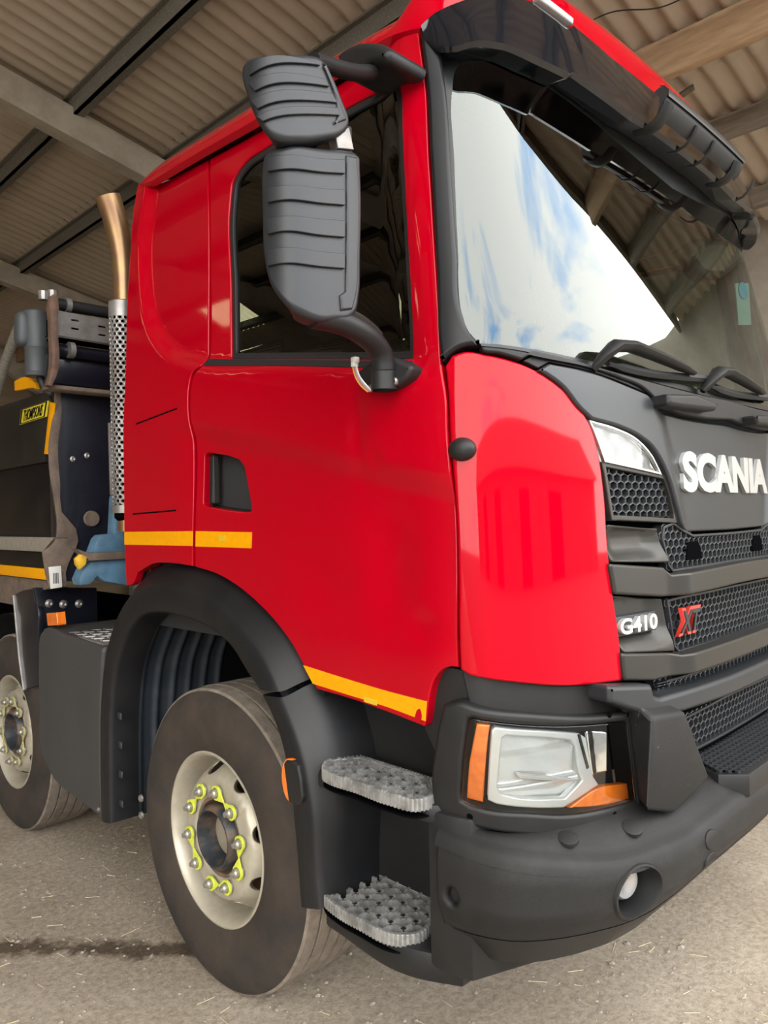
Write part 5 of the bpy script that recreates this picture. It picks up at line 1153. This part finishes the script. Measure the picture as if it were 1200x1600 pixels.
# --- exhaust and gear behind the cab
gx=.118; gy=.80
st=[(.128,.80,1.6),(.128,.80,2.574),(.124,.80,2.80),(.110,.80,2.90),(.090,.80,3.0),(.072,.80,3.09)]
ps=A([(.128,.80,1.6),(.128,.80,2.5)]+[tuple(q) for q in spath([(.128,.80,2.58),(.127,.80,2.70),(.122,.80,2.80),(.108,.80,2.89),(.085,.80,2.98),(.060,.80,3.05)],.03)])
ex=tube('exhaust_stack',ps,[.046]*6+list(np.linspace(.046,.054,len(ps)-6)),'brass',TR,20,False,label='brown heat-stained exhaust pipe bending outwards behind the cab')
tube('exhaust_bore',[p+A([.002,0,0]) for p in ps[-8:]],.044,'dark_void',ex,16,False)
torus('pipe_band',Vector((.128,.80,2.60)),Vector((0,0,1)),.047,.006,'hub_rust',ex,20,6)
R_=.056
def gcyl(u,v,o=0.):
    t=u/R_; return np.stack([gx+ (R_+np.asarray(o))*np.sin(t)+0*v, gy-(R_+np.asarray(o))*np.cos(t)+0*v, v+0*u],-1)
gd=hexmesh('exhaust_guard',TR,'galv',gcyl,[(-.150,1.70,1),(.150,1.70,1),(.150,2.54,1),(-.150,2.54,1)],0.,.024,.018,.004,.62,label='perforated metal heat guard')
lathe('guard_band',[(1.68,.057),(1.68,.0585),(1.715,.0585),(1.715,.063)],(gx,gy,0),(0,0,1),'galv',gd,32); lathe('guard_band',[(2.53,.057),(2.53,.0585),(2.60,.0585),(2.60,.063)],(gx,gy,0),(0,0,1),'galv',gd,32)
lathe('silencer',[(1.64,.03),(1.66,.05),(2.55,.05),(2.58,.03)],(gx,gy,0),(0,0,1),'dark_void',gd,24)  # black core added behind the perforations to darken the guard's holes
prism('guard_bracket',[p[:2]+(1,) for p in G['guard_side']],'y',.86,.875,'galv',gd,.002)
# --- tipper body
tb=prism('tipper_body',[(.02,1.36,1),(2.46,1.36,1),(2.46,2.31,1),(.02,2.31,1)],'y',1.32,1.40,'navy',TR,.004,label='dark navy tipping body front bulkhead')
def xpr(nm,key,a,b,m,bev=.003,label=None): return prism(nm,[p for p in G[key]],'x',a,b,m,tb,bev,.05,label)
def ypr(nm,key,a,b,m,bev=.003,label=None): return prism(nm,[p for p in G[key]],'y',a,b,m,tb,bev,.05,label)
def stretch(key,dy):   # run the leftmost (rear) ends of a side panel on towards the rear
    P=G[key]; ym=max(p[0] for p in P); return [((p[0]+dy) if p[0]>ym-.25 else p[0],)+tuple(p[1:]) for p in P]
def xps(nm,key,a,b,m,bev=.003,label=None): return prism(nm,stretch(key,5.),'x',a,b,m,tb,bev,.3,label)
xps('body_side','body_side',.04,.10,'body_black'); xps('body_upper_plate','body_plate',.012,.05,'body_grey')
prism('body_side_far',[(1.36,1.36,1),(7.0,1.36,1),(7.0,2.31,1),(1.36,2.31,1)],'x',2.40,2.46,'body_black',tb,.003)
xps('side_ledge','ledge',-.005,.06,'ledge'); xps('side_skirt','skirt',.02,.06,'body_black'); xps('reflective_strip','yel_h',.010,.022,'yellow',.001); xps('rusty_sill','rustlow',.03,.10,'rust')
ypr('rusty_edge','rust_edge',1.305,1.318,'rust',.001)
xpr('reflective_strip','yel_v',.004,.012,'yellow',.001); xpr('yellow_tab','yel_top',-.01,.01,'yellow',.002)
sg=G['sign']
xpr('maker_sign','sign',.004,.012,'sign_yellow',.001,'yellow sign plate with black border and lettering')
sq=[(-p[0],p[1]) for p in sg]   # tl,tr,br,bl seen from outside (u=-y)
def sinset(q,k): c=A(q).mean(0); return [tuple(c+(A(p)-c)*k) for p in q]
Pq=sinset(sq,1.0); panel('sign_border',tb,'body_black',planeX(.0035),[p+(1,) for p in sinset(sq,.96)],[[p+(1,) for p in sinset(sq,.86)]],.001,.001,.0002,.05,step=.05)
tq=sinset(sq,.72)
text('sign_lettering','THOMPSONS',.05,.0008,'body_black',tb,quadmap(planeX(.003),tq,.0),bold=.01,label='black lettering reading THOMPSONS')
ypr('label_plate','label',1.296,1.303,'white_label',.001)
lb=A([p[:2] for p in G['label']]); cl_=lb.mean(0)
for k in range(4): prism('label_bar',[tuple(cl_+A([-.012+.007*k,-.03]))+(1,),tuple(cl_+A([-.009+.007*k,-.03]))+(1,),tuple(cl_+A([-.009+.007*k,.02]))+(1,),tuple(cl_+A([-.012+.007*k,.02]))+(1,)],'y',1.2945,1.297,'body_black',tb,0)
lathe('body_boss',[(0,0),(.012,.03),(.012,.036),(0,.04)],(.185,1.315,1.66),(0,-1,0),'rust',tb,24)
for x,z in ((.10,1.95),(.17,1.97),(.21,1.67)): lathe('body_bolt',[(0,0),(.008,.008),(.004,.014),(0,.015)],(x,1.318,z),(0,-1,0),'galv',tb,10)
hg_=ypr('tow_bracket','blue_up',.98,1.06,'blue',.006,'pale blue steel bracket'); ypr('tow_bracket','blue_low',.97,1.06,'blue',.008)
ypr('rusty_bar','brown_bar',.94,1.0,'rust',.003); ypr('yellow_hook','yel_hook',.94,.97,'hook_yellow',.006)
# slotted panel, rollers, post, upper bulkhead
sp_=[p for p in G['slot_panel']]
so=[(p[0],p[1]) for p in sp_]; x0,x1=sp_[1][0],sp_[2][0]+.9
zt=lambda x:2.628+(x-sp_[1][0])*(2.612-2.628)/.27; zb=lambda x:2.512-(x+.008)*.015
def slot(x,z): return [(x-.018,z-.004,1),(x+.018,z-.004,1),(x+.018,z+.004,1),(x-.018,z+.004,1)]
panel('slotted_panel',tb,'galv',planeY(1.2),[(-.045,2.506,1),(1.2,2.49,1),(1.2,2.60,1),(-.05,2.629,1)],[slot(.075,2.595),slot(.075,2.555),slot(.205,2.585),slot(.205,2.545),slot(.34,2.57),slot(.34,2.535)],0,.004,.001,.03,label='galvanised panel with slots')
panel('slotted_underside',tb,'galv',lambda u,v,o=0.:np.stack([u+0*v,1.2+v+0*u,2.508-np.asarray(o)-.02*u+0*v],-1),[(-.04,0,1),(1.2,0,1),(1.2,.09,1),(-.04,.09,1)],[],0,.004,.001,.06)
box('slot_backing',(-.02,1.2,1.215,1.30,2.50,2.60),'dark_void',tb,0)
tube('roller_tube',[(-.02,1.25,2.672),(2.4,1.25,2.67)],.028,'rubber',tb,14); tube('roller_tube',[(-.02,1.25,2.455),(2.4,1.25,2.43)],.030,'navy',tb,14)
for x in (.06,): lathe('roller_end',[(-.012,.0),(-.012,.036),(.012,.036),(.012,0)],(x,1.25,2.672),(1,0,0),'galv',tb,20); lathe('roller_end',[(-.012,.0),(-.012,.038),(.012,.038),(.012,0)],(x,1.22,2.455),(1,0,0),'galv',tb,20)
prism('upper_bulkhead',[(-.03,2.30,1),(2.46,2.28,1),(2.46,2.44,1),(-.02,2.44,1)],'y',1.27,1.33,'navy',tb,.01)
box('rusty_lip',(-.05,1.2,1.20,1.30,2.262,2.282),'rust',tb,.004,1)
ypr('rusty_post','post',1.14,1.19,'post_rust',.004,'brown rusted upright post')
for x,z in ((-.02,2.70),(-.06,2.69)): lathe('chain_link',[(-.02,.012),(-.02,.024),(.02,.024),(.02,.012)],(x,1.22,z),(0,0,1),'galv',tb,10)
it=lathe('air_intake',[(2.35,.0),(2.35,.056),(2.365,.060),(2.37,.056),(2.48,.057),(2.485,.060),(2.49,.058),(2.60,.066),(2.655,.066),(2.668,.05),(2.67,0)],(-.02,1.42,0),(0,0,1),'intake',TR,32,label='dark grey air intake canister')
box('intake_cowl',(-.115,-.02,1.39,1.48,2.49,2.655),'intake',it,.03,3)
tube('intake_hose',spath([(-.01,1.42,2.36),(.0,1.40,2.30),(.03,1.38,2.265),(.07,1.36,2.27),(.09,1.34,2.29)],.02),.018,'rubber',it,10)
tube('body_prop',[(.5,3.98,2.29),(.5,3.64,2.618),(.5,3.42,2.83),(.5,3.13,3.03)],.035,'ledge',tb,10)
# --- second axle mudguard parts
mp_=prism('mudguard_plate',[p for p in G['mud_plate']],'x',.0,.03,'navy',TR,.003,.05,'dark navy steel mudguard bracket')
prism('mudguard_edge',[(1.802,.94,1),(1.869,1.267,1),(1.861,1.268,1),(1.79,.94,1),(1.737,.789,1),(1.745,.788,1)],'x',-.006,.03,'galv',mp_,.001)
prism('mudguard_panel',[p for p in G['mud_panel']],'y',1.54,1.57,'navy',mp_,.003,.05)
for x,z in ((.06,1.24),(.13,1.23),(.21,1.225)): lathe('bracket_bolt',[(0,0),(.010,.010),(.004,.020),(0,.022)],(x,1.54,z),(0,-1,0),'galv',mp_,12)
panel('amber_marker',mp_,'amber',planeX(.0),negu(G['amber_mk']),[],.02,.04,.004,.02,label='small amber side marker lamp')
rows=[]
for x in np.linspace(.03,.34,6): rows.append(A([(x,2.03+.64*math.cos(t),.515+.64*math.sin(t)) for t in np.linspace(.2,math.pi-.55,30)]))
loft('rear_mudguard',rows,'rubber',TR)
